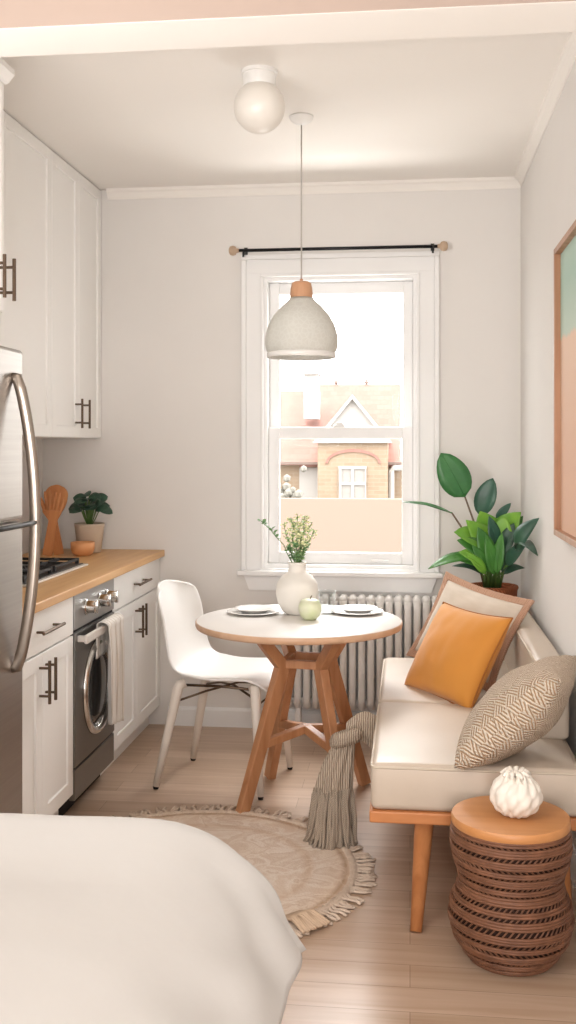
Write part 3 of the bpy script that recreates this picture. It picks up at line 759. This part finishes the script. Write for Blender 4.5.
# ------------------------------------------------------------------ radiator, rod, lamps
rd = thing('radiator', 'white column radiator under the window', 'radiator', (-.25, 5.36, 0))
n = 17; x0, x1 = -.365, .378
for k in range(n):
    x = x0+(x1-x0)*k/(n-1); bm = bmesh.new()
    for y in (-.045, .045):
        tube(bm, [(x, y, .15), (x, y, .2), (x, y, .64), (x, y, .69)], [.0185]*4, 12)
    for z in (.165, .685):
        tube(bm, [(x, -.05, z), (x, -.02, z+(.012 if z > .5 else -.012)), (x, .02, z+(.012 if z > .5 else -.012)), (x, .05, z)], [.017, .021, .021, .017], 12)
    if k in (1, n-2): bx(bm, x-.014, x+.014, -.03, .03, 0, .15, bev=.005)
    obj('column', bm, 'radiator', rd, smooth=True)
bm = bmesh.new()
bm.free()
for z in (.165, .685): obj('header_tube', tub([(x0, 0, z), (x1, 0, z)], .02, 12), 'radiator', rd, smooth=True)
bm = tub([(x1+.01, 0, .165), (x1+.045, 0, .165), (x1+.055, 0, .15), (x1+.055, 0, 0)], .01, 10); obj('supply_pipe', bm, 'radiator', rd, smooth=True)
bm = bmesh.new(); lathe(bm, [(0, 0), (.018, 0), (.02, .05), (.014, .06), (0, .06)], 16, (x1+.055, 0, .155)); obj('valve', bm, 'radiator', rd, smooth=True)

cr = thing('curtain_rod', 'black curtain rod with tan knobs above the window', 'curtain rod', (-.37, 5.36, 2.485))
bm = tub([(-.525, 0, 0), (.52, 0, 0)], .0085, 12); obj('rod', bm, 'rod', cr, smooth=True)
for s in (-1, 1):
    bm = bmesh.new(); x = s*.53; lathe(bm, [(0, -.012), (.01, -.012), (.012, 0), (.022, .006), (.026, .02), (.022, .034), (.012, .04), (0, .041)], 20)
    bmesh.ops.transform(bm, matrix=Matrix.Translation((x-s*.01, 0, 0)) @ Matrix.Rotation(s*PI/2, 4, 'Y'), verts=bm.verts); obj('finial', bm, 'finial', cr, smooth=True)
    bm = bmesh.new(); x = s*.485; bx(bm, x-.005, x+.005, -.01, .0895, -.005, .004, bev=.001); bx(bm, x-.005, x+.005, -.005, .005, -.034, .004, bev=.001); bx(bm, x-.009, x+.009, .082, .09, -.006, .03, bev=.001)
    obj('bracket', bm, 'rod', cr)

gl = thing('ceiling_light', 'white opal globe light mounted on the ceiling', 'ceiling light', (-.545, 3.79, ZC))
bm = bmesh.new(); lathe(bm, [(0, 0), (.066, 0), (.066, -.012), (.06, -.014), (.06, -.05), (.056, -.056), (0, -.056)], 36); auto(obj('mount', bm, 'white', gl))
bm = bmesh.new(); R = .094; lathe(bm, [(0, -.05-2*R+.012)]+[(R*math.sin(a), -.05-R+.012-R*math.cos(a)) for a in [PI*k/20 for k in range(1, 18)]]+[(.04, -.05)], 40); obj('globe', bm, 'globe', gl, smooth=True)

pd = thing('pendant_lamp', 'white lace patterned pendant lamp with wooden cap over the table', 'pendant lamp', (-.447, 4.33, ZC))
bm = bmesh.new(); lathe(bm, [(0, 0), (.05, 0), (.05, -.006), (.042, -.02), (.02, -.032), (.008, -.036), (0, -.036)], 32); obj('canopy', bm, 'white', pd, smooth=True)
zt = 2.155-ZC
obj('cord', tub([(0, 0, -.03), (0, 0, zt)], .0032, 8), 'cord', pd, smooth=True)
bm = bmesh.new(); lathe(bm, [(0, zt+.012), (.006, zt+.012), (.008, zt+.002), (.03, zt), (.04, zt-.006), (.0455, zt-.03), (.048, zt-.066), (.04, zt-.07), (0, zt-.07)], 32); auto(obj('cap', bm, 'capwood', pd))
sp = [(.046, zt-.066), (.058, zt-.08), (.085, zt-.105), (.115, zt-.14), (.137, zt-.18), (.149, zt-.22), (.152, zt-.25), (.149, zt-.275), (.142, zt-.292), (.139, zt-.296), (.139, zt-.314)]
o = obj('shade', lat(sp, seg=64), 'shade', pd, smooth=True); mod(o, 'SOLIDIFY', thickness=.004, offset=-1)
o = obj('shade_rim', lat([(.14, zt-.294), (.1425, zt-.296), (.1425, zt-.314), (.139, zt-.316), (.136, zt-.314), (.136, zt-.296), (.14, zt-.294)], seg=64), 'porcelain', pd, smooth=True)
bm = bmesh.new(); lathe(bm, [(0, zt-.07), (.02, zt-.07), (.02, zt-.11), (.03, zt-.14), (.036, zt-.17), (.03, zt-.198), (0, zt-.21)], 24); obj('bulb', bm, 'globe', pd, smooth=True)

# ------------------------------------------------------------------ sofa (daybed along the right wall)
SX0, SX1, SY0, SY1 = -.122, .525, 3.285, 4.97
sf = thing('sofa', 'cream leather daybed sofa on a wooden frame along the right wall', 'sofa', (.2, 4.13, 0)); d = (-.2, -4.13, 0)
bm = bmesh.new(); bx(bm, SX0-.004, SX1, SY0-.004, SY1, .298, .335, bev=.005); obj('frame', L(bm, d), 'sofawood', sf)
bm = bmesh.new(); bx(bm, SX0+.06, SX1-.06, SY0+.1, SY1-.08, .262, .3, bev=.004); obj('under_rail', L(bm, d), 'sofawood', sf)
for x, y, fx, fy in ((.045, 3.37, .018, 3.205), (.46, 3.37, .48, 3.30), (.045, 4.86, .02, 4.93), (.46, 4.86, .48, 4.93)):
    bm = tub([(x, y, .298), (x, y, .28), (fx, fy, 0)], [.031, .031, .018], 16)
    for v in bm.verts: v.co.z = max(0, v.co.z)
    obj('leg', L(bm, d), 'legwood', sf, smooth=True)
ym = 4.105
def cushion(y0, y1, x0=SX0, x1=SX1, z0=.335, z1=.482):
    bm = bmesh.new(); bmesh.ops.create_cube(bm, size=1)
    for v in bm.verts: v.co = Vector(((x0+x1)/2+v.co.x*(x1-x0), (y0+y1)/2+v.co.y*(y1-y0), (z0+z1)/2+v.co.z*(z1-z0)))
    bmesh.ops.bevel(bm, geom=bm.edges[:], offset=.022, segments=4, profile=.5, affect='EDGES')
    bmesh.ops.subdivide_edges(bm, edges=[e for e in bm.edges if e.calc_length() > .2], cuts=8, use_grid_fill=True)
    for v in bm.verts:
        u = (v.co.x-x0)/(x1-x0)*2-1; w = (v.co.y-y0)/(y1-y0)*2-1
        if v.co.z > z1-.03: v.co.z += .012*(1-u*u)*(1-w*w)+.004*noise.noise(Vector((v.co.x*6, v.co.y*6, 1)))*(1-u*u)*(1-w*w)
    return bm
def pipe_loop(x0, x1, y0, y1, z, r=.0045, c=.02):
    pts = []
    for cx, cy, a0 in ((x1-c, y1-c, 0), (x0+c, y1-c, 90), (x0+c, y0+c, 180), (x1-c, y0+c, 270)):
        for k in range(6): a = math.radians(a0+k*18); pts.append((cx+c*math.cos(a), cy+c*math.sin(a), z))
    return tub(pts, r, 8, closed=True)
for y0, y1 in ((SY0, ym-.002), (ym+.002, SY1)):
    o = auto(obj('seat_cushion', L(cushion(y0, y1), d), 'leather', sf), 60)
    obj('piping', L(pipe_loop(SX0+.002, SX1-.002, y0+.002, y1-.002, .470), d), 'piping', o, smooth=True)
o = auto(obj('back_cushion', L(cushion(3.62, 4.95, .43, .535, .478, .735), d), 'leather', sf), 60)
bm = tub([(.432, 3.64, .722), (.432, 4.93, .722)], .004, 8); obj('piping', L(bm, d), 'piping', o, smooth=True)

def pillow_bm(w, h, T, n=28, c=.06, seed=1, wr=.006, ex=.45):
    bm = bmesh.new(); V = {}
    for s in (1, -1):
        for i in range(n+1):
            for j in range(n+1):
                u, v = 2*i/n-1, 2*j/n-1; edge = i in (0, n) or j in (0, n)
                if edge and s < 0: V[s, i, j] = V[1, i, j]; continue
                x = w/2*u*(1-c*(1-v*v)); y = h/2*v*(1-c*(1-u*u))
                b = ((1-u*u)*(1-v*v))**ex if not edge else 0
                z = s*T/2*b + (wr*noise.noise(Vector((x*9, y*9, s*3+seed)))+wr*.6*noise.noise(Vector((x*22, y*14, s*5+seed))))*b**.5
                V[s, i, j] = bm.verts.new((x, y, z))
    for s in (1, -1):
        for i in range(n):
            for j in range(n):
                bm.faces.new([V[s, i, j], V[s, i+1, j], V[s, i+1, j+1], V[s, i, j+1]])
    return bm
def pillow_edge(w, h, c=.06, n=20, out=0):
    pts = []
    for k in range(n): u = 2*k/n-1; pts.append((u, -1))
    for k in range(n): u = 2*k/n-1; pts.append((1, u))
    for k in range(n): u = 2*k/n-1; pts.append((-u, 1))
    for k in range(n): u = 2*k/n-1; pts.append((-1, -u))
    return [Vector(((w/2+out)*u*(1-c*(1-v*v)), (h/2+out)*v*(1-c*(1-u*u)), 0)) for u, v in pts]
def frame_pose(yaw, lean, roll, c):
    e1 = Vector((math.cos(yaw), math.sin(yaw), 0)); n = Vector((math.sin(yaw), -math.cos(yaw), 0)); up = -n*math.sin(lean)+Vector((0, 0, math.cos(lean)))
    E = e1*math.cos(roll)+up*math.sin(roll); U = -e1*math.sin(roll)+up*math.cos(roll); N = E.cross(U)
    m = Matrix((E, U, N)).transposed().to_4x4(); m.translation = Vector(c); return m
def pillow_thing(name, label, pose):
    t = thing(name, label, 'pillow'); t.matrix_world = pose; return t
# orange
p = pillow_thing('throw_pillow', 'plain orange pillow leaning in front of the cream pillow on the sofa', frame_pose(-1.0, .532, 0, (.182, 4.25, .642)))
obj('cover', pillow_bm(.465, .395, .165, seed=2, c=.075), 'orange', p, smooth=True)
obj('piping', tub(pillow_edge(.465, .395, .075), .0035, 6, closed=True), 'orangep', p, smooth=True)
# cream with terracotta trim
p = pillow_thing('throw_pillow', 'large cream pillow with terracotta woven trim behind the orange pillow', frame_pose(-.86, .48, -.125, (.243, 4.525, .695)))
obj('cover', pillow_bm(.50, .36, .13, seed=5, c=.085), 'linen', p, smooth=True)
def border(u, v):
    E0, E1 = ED0, ED1; k = int(round(u*len(E0))) % len(E0); q = E0[k].lerp(E1[k], v); s = .006*math.sin(v*PI)*(1 if True else 0)
    return (q.x, q.y, q.z+s*math.sin(k*1.9)*.3)
ED0 = pillow_edge(.50, .36, .085, 36, -.006); ED1 = pillow_edge(.50, .36, .085, 36, .028)
for k in range(len(ED1)): ED1[k] *= 1+.003*math.sin(k*2.6)
bm = grid(border, len(ED0), 6, closed_u=True); o = obj('border', bm, 'trimfringe', p, smooth=True); o['label'] = 'terracotta woven border'; mod(o, 'SOLIDIFY', thickness=.012, offset=0)
# knitted
p = pillow_thing('knitted_pillow', 'chunky beige knitted pillow at the near end of the sofa', frame_pose(-1.84, .82, 0, (.338, 3.385, .638)))
obj('cover', pillow_bm(.40, .44, .21, seed=9, c=.05, wr=.01, ex=.5), 'knit', p, smooth=True)

# throw knotted at the sofa edge, hanging to the floor
th = thing('throw_blanket', 'taupe knitted throw knotted and hanging from the sofa edge to the floor', 'throw', (-.27, 3.87, 0))
tr = random.Random(5)
def rope_body(a, t):
    pass
K = Vector((.035, .03, .395))    # knot, local
bm = bmesh.new()
# gathered hanging body: pleated sheet tube
def body(u, v):
    a = 2*PI*u; z = K.z-.005-(K.z-.045)*v
    rx = .03+.034*v**.8+.012*math.sin(v*PI); ry = .026+.02*v
    pl_ = 1+(.10+.10*v)*math.sin(a*9+v*2)+.05*math.sin(a*17)
    cx = K.x*(1-v)+(-.02)*v-.02*math.sin(PI*v); cy = K.y*(1-v)
    return (cx+rx*pl_*math.cos(a), cy+ry*pl_*math.sin(a), z)
bm = grid(body, 90, 26, closed_u=True); obj('gathered_end', bm, 'throw', th, smooth=True)
bm = bmesh.new()
for k in range(95):
    a = 2*PI*k/95*1.0+tr.uniform(-.05, .05); v0 = tr.uniform(.5, .62); q = Vector(body((a/(2*PI)) % 1, v0)); e = tr.uniform(.85, 1.2)
    fx = -.02+(.076*e)*math.cos(a); fy = (.056*e)*math.sin(a)
    z1 = .008 if tr.random() < .8 else .03
    tube(bm, [q, q.lerp(Vector((fx, fy, z1)), .5)+Vector((tr.uniform(-.008, .008), tr.uniform(-.008, .008), 0)), Vector((fx*1.0, fy, z1+.012)), Vector((fx*1.1, fy*1.1, z1))], [.006, .0065, .006, .005], 6)
o = obj('fringe', bm, 'throwrope', th, smooth=True); tag(o, kind='stuff')
def knotband(u, v):
    a = 2*PI*u; c = K+Vector((.0, 0, -.005)); t = v*2*PI
    R_ = .038; r_ = .026
    tw = .35
    dirv = Vector((math.cos(a), math.sin(a), .35*math.cos(a+.6)))
    return c+dirv*(R_+r_*math.cos(t)*(1+.08*math.sin(9*t)))+Vector((0, 0, 1))*r_*1.15*math.sin(t)
bm = grid(knotband, 40, 25, closed_u=True); obj('knot', bm, 'throw', th, smooth=True)
def tail(u, v):
    a = 2*PI*u; p0 = K+Vector((.0, .0, .02)); p3 = Vector((.147, .06, .402)); c = p0.lerp(p3, v)+Vector((0, 0, .03*math.sin(PI*v)))
    rz2 = .03+.04*v; ry2 = .028-.006*v
    q = 1+.09*math.sin(a*7+v*3)
    return (c.x+.0, c.y+ry2*q*math.cos(a), c.z+rz2*q*math.sin(a)-.012*v)
bm = grid(tail, 64, 20, closed_u=True); bmesh.ops.holes_fill(bm, edges=[e for e in bm.edges if e.is_boundary], sides=0); obj('tail', bm, 'throw', th, smooth=True)

# ------------------------------------------------------------------ rattan side table and ornament
st = thing('side_table', 'hourglass woven rattan side table with round wooden top in front of the sofa', 'side table', (.288, 3.085, 0))
def rad(z):
    P_ = [(0, .118), (.03, .14), (.07, .165), (.12, .177), (.16, .171), (.2, .154), (.225, .147), (.25, .151), (.29, .165), (.33, .172), (.36, .170), (.385, .166)]
    for (a, ra), (b, rb) in zip(P_, P_[1:]):
        if a <= z <= b: k = (z-a)/(b-a); k = k*k*(3-2*k)*.4+k*.6; return ra+(rb-ra)*k
    return P_[-1][1]
Z = [.384*k/30 for k in range(31)]
bm = bmesh.new(); lathe(bm, [(0, .004)]+[(rad(z)-.012, z+.001) for z in Z]+[(0, .38)], 48); obj('inner_shell', bm, 'wickerdark', st, smooth=True)
top_s = bmesh.new(); lathe(top_s, [(0, .383), (.166, .383), (.169, .387), (.169, .406), (.166, .41), (0, .41)], 64); auto(obj('top', top_s, 'stooltop', st), 50)
bm = bmesh.new()
zs = [.008, .03, .054, .062, .088, .114, .122, .152, .16, .183, .208, .218, .238, .262, .27, .292, .316, .324, .35, .358, .378]
for z in zs:
    for q in (-.0035, .0035):
        tube(bm, [((rad(z+q)-.001)*math.cos(2*PI*k/56), (rad(z+q)-.001)*math.sin(2*PI*k/56), z+q+.001) for k in range(56)], .0046, 6, closed=True)
obj('cane_rings', bm, 'wicker', st, smooth=True)
bm = bmesh.new(); n = 62
for i, (a, b) in enumerate(zip(zs, zs[1:])):
    sl = (.15 if i % 4 < 3 else -.15) if b-a > .012 else .04
    if b-a > .012 or True:
        for k in range(n):
            t0 = 2*PI*k/n; pts = [((rad(a+(b-a)*f)-.004)*math.cos(t0+sl*f), (rad(a+(b-a)*f)-.004)*math.sin(t0+sl*f), a+(b-a)*f) for f in (0, .5, 1)]
            tube(bm, pts, .0026, 5, cap=False)
o = obj('woven_strands', bm, 'wicker', st, smooth=True); o['kind'] = 'stuff'
on = thing('ornament', 'white ruffled ball ornament on the rattan side table', 'ornament', (.302, 3.075, .41))
bm = bmesh.new(); R = .068
def orn(u, v):
    a = 2*PI*u; t = PI*v
    rr = R*(1+.085*abs(math.sin(a*5.5+2.2*math.sin(t*1.2)))*math.sin(t)**.6+.03*math.sin(a*11+t*9)*math.sin(t))
    ruff = .02*math.exp(-((t-.45)/.22)**2)*(math.sin(a*12)+.4)
    return (rr*math.sin(t)*math.cos(a)*1.02, rr*math.sin(t)*math.sin(a)*1.02, R*.86+rr*.86*math.cos(t)+ruff*.5)
bm = grid(orn, 110, 40, closed_u=True); o = obj('body', bm, 'ornament', on, smooth=True)
bm = bmesh.new()
for k in range(9):
    a = 2*PI*k/9; tube(bm, [(.012*math.cos(a), .012*math.sin(a), .118), (.028*math.cos(a), .028*math.sin(a), .127), (.043*math.cos(a+.2), .043*math.sin(a+.2), .119)], [.006, .009, .004], 8)
ico(bm, (0, 0, .119), .012, 2); obj('ruffle', bm, 'ornament', on, smooth=True)

# ------------------------------------------------------------------ rug
rg_ = thing('round_rug', 'round beige distressed rug with knotted fringe under the table edge', 'rug', (-.74, 3.60, 0))
bm = bmesh.new(); lathe(bm, [(0, .001), (.555, .001), (.56, .004), (.556, .008), (.5, .009), (0, .009)], 96); obj('pile', bm, 'rug', rg_, smooth=True)
bm = bmesh.new(); fr_ = random.Random(9); n = 190
for k in range(n):
    a = 2*PI*k/n+fr_.uniform(-.008, .008); ln = fr_.uniform(.075, .095); da = fr_.uniform(-.05, .05)
    pts = [(.535*math.cos(a), .535*math.sin(a), .0085)]
    for f in (.2, .45, .7, 1): w_ = .007*math.sin(f*14+k); pts.append(((.54+ln*f)*math.cos(a+da*f)-w_*math.sin(a), (.54+ln*f)*math.sin(a+da*f)+w_*math.cos(a), .0065))
    tube(bm, pts, [.007, .0085, .007, .0085, .006], 6, flat=.62, up=(0, 0, 1))
o = obj('fringe', bm, 'fringe', rg_, smooth=True); o['kind'] = 'stuff'
bm = bmesh.new(); lathe(bm, [(.533, .004), (.54, .012), (.552, .014), (.562, .01), (.565, .002)], 120, wob=lambda a, z: 1+.006*math.sin(a*70)); obj('braided_edge', bm, 'fringe', rg_, smooth=True)
bm = bmesh.new(); base = Vector((.37, -.36, .012))
for k in range(14):
    o2 = (k-6.5)*.0055; pts = [base+Vector((o2*.7, o2*.7, .004)), base+Vector((.045+o2*.8, -.03+o2*.8, .018+.004*math.sin(k))), base+Vector((.09+o2, -.075+o2*1.0+.004*math.sin(k*2), .004))]
    tube(bm, pts, [.006, .007, .005], 6)
obj('tassel', bm, 'tassel', rg_, smooth=True)

# ------------------------------------------------------------------ corner plant
cp_ = thing('potted_plant', 'large leafy green plant in a woven rust planter in the corner', 'plant', (.395, 5.14, .50))
bm = bmesh.new(); lathe(bm, [(0, 0), (.095, 0), (.1, .006), (.118, .285), (.124, .295), (.12, .305), (.108, .305), (.106, .27), (0, .26)], 40, wob=lambda a, z: 1+.008*math.sin(a*40))
obj('planter', bm, 'basket', cp_, smooth=True)
bm = bmesh.new(); lathe(bm, [(0, .275), (.06, .272), (.107, .265)], 24); obj('soil', bm, 'soil', cp_, smooth=True)
thv = math.atan(122/1050)
def wp(px, py, y):
    a = (px-288)/1050; dd = (-math.sin(thv)+math.cos(thv)*a, math.cos(thv)+math.sin(thv)*a, (447-py)/1050); k = y/dd[1]
    return Vector((dd[0]*k, y, 1.47+dd[2]*k))-Vector((.395, 5.14, .50))
def add_leaf(b, t, w, m, root, yb=5.1, yt=5.1, up=(0, -1, .25), curl=.08, pw=.8, ptw=.75, cup=.12, stem='stem', sr=.0045, n=10):
    B, T = wp(*b, yb), wp(*t, yt); bm = bmesh.new(); leaf(bm, B, T, w, up, curl, n, cup, pw, ptw)
    d_ = (T-B).normalized(); tube(bm, [B, B.lerp(T, .5)+Vector(up).normalized()*curl*(T-B).length*1.0, B.lerp(T, .93)+Vector(up).normalized()*curl*(T-B).length*.25], [.0035, .0028, .001], 5)
    o = obj('leaf', bm, m, cp_, smooth=True); mod(o, 'SOLIDIFY', thickness=.0012)
    r = Vector((root[0], root[1], .27)); mid = r.lerp(B, .5)+Vector(((B.x-r.x)*-.12, 0, .035))
    obj('stem', tub([r, mid, B], [sr, sr*.85, sr*.7], 6), stem, cp_, smooth=True)
add_leaf((465, 497), (441, 453), .155, 'leafg', (-.02, .02), 5.12, 5.10, (.1, -1, .1), .03, .85, .6, .05, 'stemd', .006)
add_leaf((452, 513), (401, 502), .052, 'leafg', (-.03, .0), 5.05, 4.98, (0, -.25, 1), .05, .8, .7, .2, 'stemd', .006)
add_leaf((480, 516), (493, 478), .105, 'leafb', (.0, .03), 5.18, 5.17, (-.25, -1, .1), .05, .9, .65, .25, 'stemd', .005)
add_leaf((496, 518), (511, 503), .04, 'leafb', (.02, .03), 5.18, 5.18, (.4, -1, .3), .05)
add_leaf((499, 545), (521, 512), .15, 'leafl', (.01, .02), 5.15, 5.05, (-.2, -.8, .6), .1, .8, .85)
add_leaf((490, 548), (480, 511), .17, 'leafl', (-.01, .02), 5.16, 5.1, (.1, -.8, .6), .1, .8, .85)
add_leaf((491, 552), (454, 532), .15, 'leafl', (-.01, 0), 5.1, 5.0, (.2, -.7, .8), .12, .8, .7)
add_leaf((488, 558), (457, 540), .10, 'leafm', (-.02, 0), 5.06, 4.98, (.2, -.8, .6), .12)
add_leaf((500, 548), (523, 516), .085, 'leafm', (.01, .0), 5.14, 5.1, (-.3, -1, .3), .1)
add_leaf((497, 550), (489, 516), .07, 'leafb', (.0, -.01), 5.05, 5.03, (.5, -1, .1), .06)
add_leaf((501, 555), (514, 523), .075, 'leafd', (.02, -.02), 5.04, 5.03, (-.4, -1, .1), .06)
add_leaf((516, 548), (539, 518), .08, 'leafb', (.03, .0), 4.85, 4.55, (-.5, -1, .2), .08)
add_leaf((516, 549), (538, 556), .055, 'leafd', (.03, .0), 4.85, 4.55, (-.1, -.7, 1), .15)
add_leaf((482, 561), (428, 569), .085, 'leafm', (-.03, -.02), 5.04, 4.92, (.0, -.5, 1), .14, .75, .8)
add_leaf((484, 566), (446, 556), .08, 'leafm', (-.03, -.01), 5.02, 4.98, (.1, -.7, .8), .12)
add_leaf((482, 574), (452, 566), .04, 'leafd', (-.04, -.03), 5.0, 4.97, (0, -.6, 1), .15)
add_leaf((504, 574), (525, 568), .055, 'leafd', (.03, -.03), 5.0, 5.02, (0, -.5, 1), .18)
add_leaf((494, 575), (486, 535), .065, 'leafm', (-.01, -.04), 5.0, 4.98, (.4, -1, .1), .06)
add_leaf((497, 574), (502, 533), .06, 'leafm', (.01, -.05), 4.99, 4.99, (-.5, -1, .1), .05)
add_leaf((490, 572), (472, 545), .06, 'leafm', (-.02, -.04), 5.0, 4.97, (.4, -1, .3), .08)
add_leaf((502, 572), (511, 540), .05, 'leafd', (.02, -.04), 5.0, 5.0, (-.4, -1, .1), .06)
add_leaf((486, 574), (466, 552), .05, 'leafl', (-.02, -.05), 4.98, 4.95, (.3, -1, .4), .1)
add_leaf((506, 565), (528, 540), .06, 'leafb', (.03, -.02), 4.95, 4.8, (-.3, -1, .3), .08)
add_leaf((493, 556), (466, 520), .13, 'leafl', (-.01, .01), 5.1, 5.04, (.25, -.9, .5), .1, .8, .85)
add_leaf((497, 553), (505, 516), .13, 'leafl', (.01, .01), 5.08, 5.04, (-.15, -.9, .4), .08, .8, .85)
add_leaf((484, 565), (459, 552), .09, 'leafl', (-.02, -.03), 5.0, 4.95, (.15, -.7, .8), .12)
add_leaf((499, 566), (519, 551), .08, 'leafm', (.03, -.03), 5.02, 5.0, (-.2, -.8, .6), .1)
add_leaf((492, 568), (478, 527), .09, 'leafm', (-.01, -.03), 5.02, 4.99, (.3, -1, .2), .06)
# wooden plant stand under the planter (mostly hidden by the sofa)
ps = thing('plant_stand', 'wooden plant stand holding the rust planter behind the sofa', 'plant stand', (.395, 5.14, 0))
bm = bmesh.new(); lathe(bm, [(0, .475), (.125, .475), (.13, .48), (.13, .498), (0, .498)], 32); auto(obj('top', bm, 'sofawood', ps))
for k in range(4):
    a = PI/4+k*PI/2; obj('leg', tub([(.09*math.cos(a), .09*math.sin(a), .476), (.12*math.cos(a), .12*math.sin(a), 0)], [.014, .011], 12), 'legwood', ps, smooth=True)

# ------------------------------------------------------------------ picture on the right wall
pc_ = thing('framed_picture', 'large wood framed abstract picture in teal and salmon on the right wall', 'picture', (XR, 3.345, 1.67))
bm = bmesh.new(); fy0, fy1, fz0, fz1 = -.57, .57, -.52, .52; w_ = .022
for a, b, c, e in ((fy0, fy0+w_, fz0, fz1), (fy1-w_, fy1, fz0, fz1), (fy0, fy1, fz0, fz0+w_), (fy0, fy1, fz1-w_, fz1)): bx(bm, -.04, -.001, a, b, c, e, bev=.002)
obj('frame', bm, 'canvas_frame', pc_)
obj('canvas', box(-.018, -.004, fy0+.02, fy1-.02, fz0+.02, fz1-.02), 'art', pc_)

# ------------------------------------------------------------------ bed
bd = thing('bed', 'low upholstered bed under a white duvet in the foreground', 'bed', (-1.0, 1.2, 0)); d = (1.0, -1.2, 0)
obj('base', L(box(-1.75, -.40, .1, 2.2, .06, .24, bev=.02), d), 'sheet', bd)
obj('mattress', L(box(-1.77, -.34, .08, 2.22, .24, .52, bev=.1, seg=5), d), 'sheet', bd)
for x in (-1.68, -.47):
    for y in (.2, 2.1): obj('leg', L(box(x-.03, x+.03, y-.03, y+.03, 0, .07, bev=.005), d), 'dark', bd)
def vnoise(x, y, s): return noise.noise(Vector((x*s, y*s, 3.1)))
bx0, by0, br = -.57, 2.16, .30
def duv(u, v):
    X0, X1, Yy0, Yy1 = -1.62, bx0+.45, .15, by0+.54
    x = X0+(X1-X0)*u; y = Yy0+(Yy1-Yy0)*v
    ddx = max(0, x-bx0); ddy = max(0, y-by0)
    ka, kb = ddx/(X1-bx0), ddy/(Yy1-by0); kp = (ka**4+kb**4)**.25
    if kp > 0: kf = max(ka, kb)/kp; ddx *= kf; ddy *= kf
    rx, ry = br+.05, br-.05
    dd = math.hypot(ddx, ddy)
    z = .672+.006*vnoise(x, y, 2.0)+.002*vnoise(x, y, 6)
    if dd > 0:
        nx, ny = ddx/dd, ddy/dd; r = math.sqrt((rx*nx)**2+(ry*ny)**2); ang = min(dd/r, PI*.36)
        rest = max(0, dd-r*PI*.36); h = r*math.sin(ang)+rest*(.5+.22*max(0, dd-.45)/.2); z -= r*(1-math.cos(ang))+rest*.9
        tng = math.atan2(ny, nx); fold = (.010*math.sin(y*19+x*7+2*vnoise(x, y, 4))+.005*math.sin((y-x)*31))*min(1, (dd/.35)**1.5)
        if nx > .05 and ny > .05: fold += .018*math.sin(tng*7+dd*3)*min(1, (dd/.5)**2)
        h += fold
        x = bx0*(ddx > 0)+x*(ddx <= 0)+nx*h; y = by0*(ddy > 0)+y*(ddy <= 0)+ny*h
    return (x, y, z)
bm = grid(duv, 110, 130); o = obj('duvet', bm, 'duvet', smooth=True); mod(o, 'SOLIDIFY', thickness=.03, offset=-1); tag(o, 'white cotton duvet draped over the bed in the foreground', 'duvet')

# ------------------------------------------------------------------ light, world, camera
def skirt(u, v):
    L1, L2 = 1.9, 1.3; q = u*(L1+L2); f = .012*math.sin(q*34)*(v*.7+.3)+.006*math.sin(q*71)*v
    z = .42-.36*v
    return ((-.325+f+1.0, .3+q-1.2, z) if q < L1 else (-.325-(q-L1)+1.0, 2.2+f-1.2, z))
o = obj('bed_skirt', grid(skirt, 320, 14), 'sheet', bd, smooth=True)
w = bpy.data.worlds.new('sky'); S.world = w; w.use_nodes = True
bg = w.node_tree.nodes['Background']; bg.inputs[0].default_value = (1, .985, .96, 1); bg.inputs[1].default_value = 4.0
def area(name, loc, target, sx, sy, e, col=(1, 1, 1)):
    l = bpy.data.lights.new(name, 'AREA'); l.shape = 'RECTANGLE'; l.size = sx; l.size_y = sy; l.energy = e; l.color = col
    o = bpy.data.objects.new(name, l); C.objects.link(o); o.location = loc
    o.rotation_euler = (Vector(target)-Vector(loc)).to_track_quat('-Z', 'Y').to_euler(); return o
area('rear_fill', (.2, -1.3, 1.2), (-1.3, 4.3, .7), .8, 1.8, 52, (1, .98, .965))  # added fill behind the camera for cabinets and bed, no fixture there
area('left_fill', (-1.9, -.7, 1.7), (.4, 3.6, .6), 1.2, 1.4, 22, (1, .985, .97))  # added lamp for light from the left; that wall has no window
area('ceiling_fill', (-1.1, 1.5, 1.7), (-.5, 4.2, 2.84), .9, .5, 14, (1, .98, .96))  # added unseen lamp aimed up under the beam to brighten the ceiling
area('sky_light', (-.2, 7.8, 3.9), (-.5, 4.6, .9), 2.6, 1.8, 230, (1, .995, .99))
area('ground_bounce_fill', (-.4, 7.6, -1.0), (-.7, 3.6, 2.84), 3.0, 1.6, 130, (1, .98, .95))  # added hidden lamp outside, stands in for ground bounce onto the ceiling
cam = bpy.data.cameras.new('camera'); co = bpy.data.objects.new('camera', cam); C.objects.link(co)
co.location = (0, 0, 1.47); co.rotation_euler = (PI/2, 0, math.atan(122/1050))
cam.sensor_fit = 'VERTICAL'; cam.sensor_height = 36; cam.sensor_width = 36*576/1024; cam.lens = 36*1050/1024
cam.shift_y = -65/1024; cam.clip_start = .05; cam.clip_end = 300
S.camera = co
S.view_settings.view_transform = 'Standard'; S.view_settings.look = 'None'; S.view_settings.exposure = .6; S.view_settings.gamma = 1
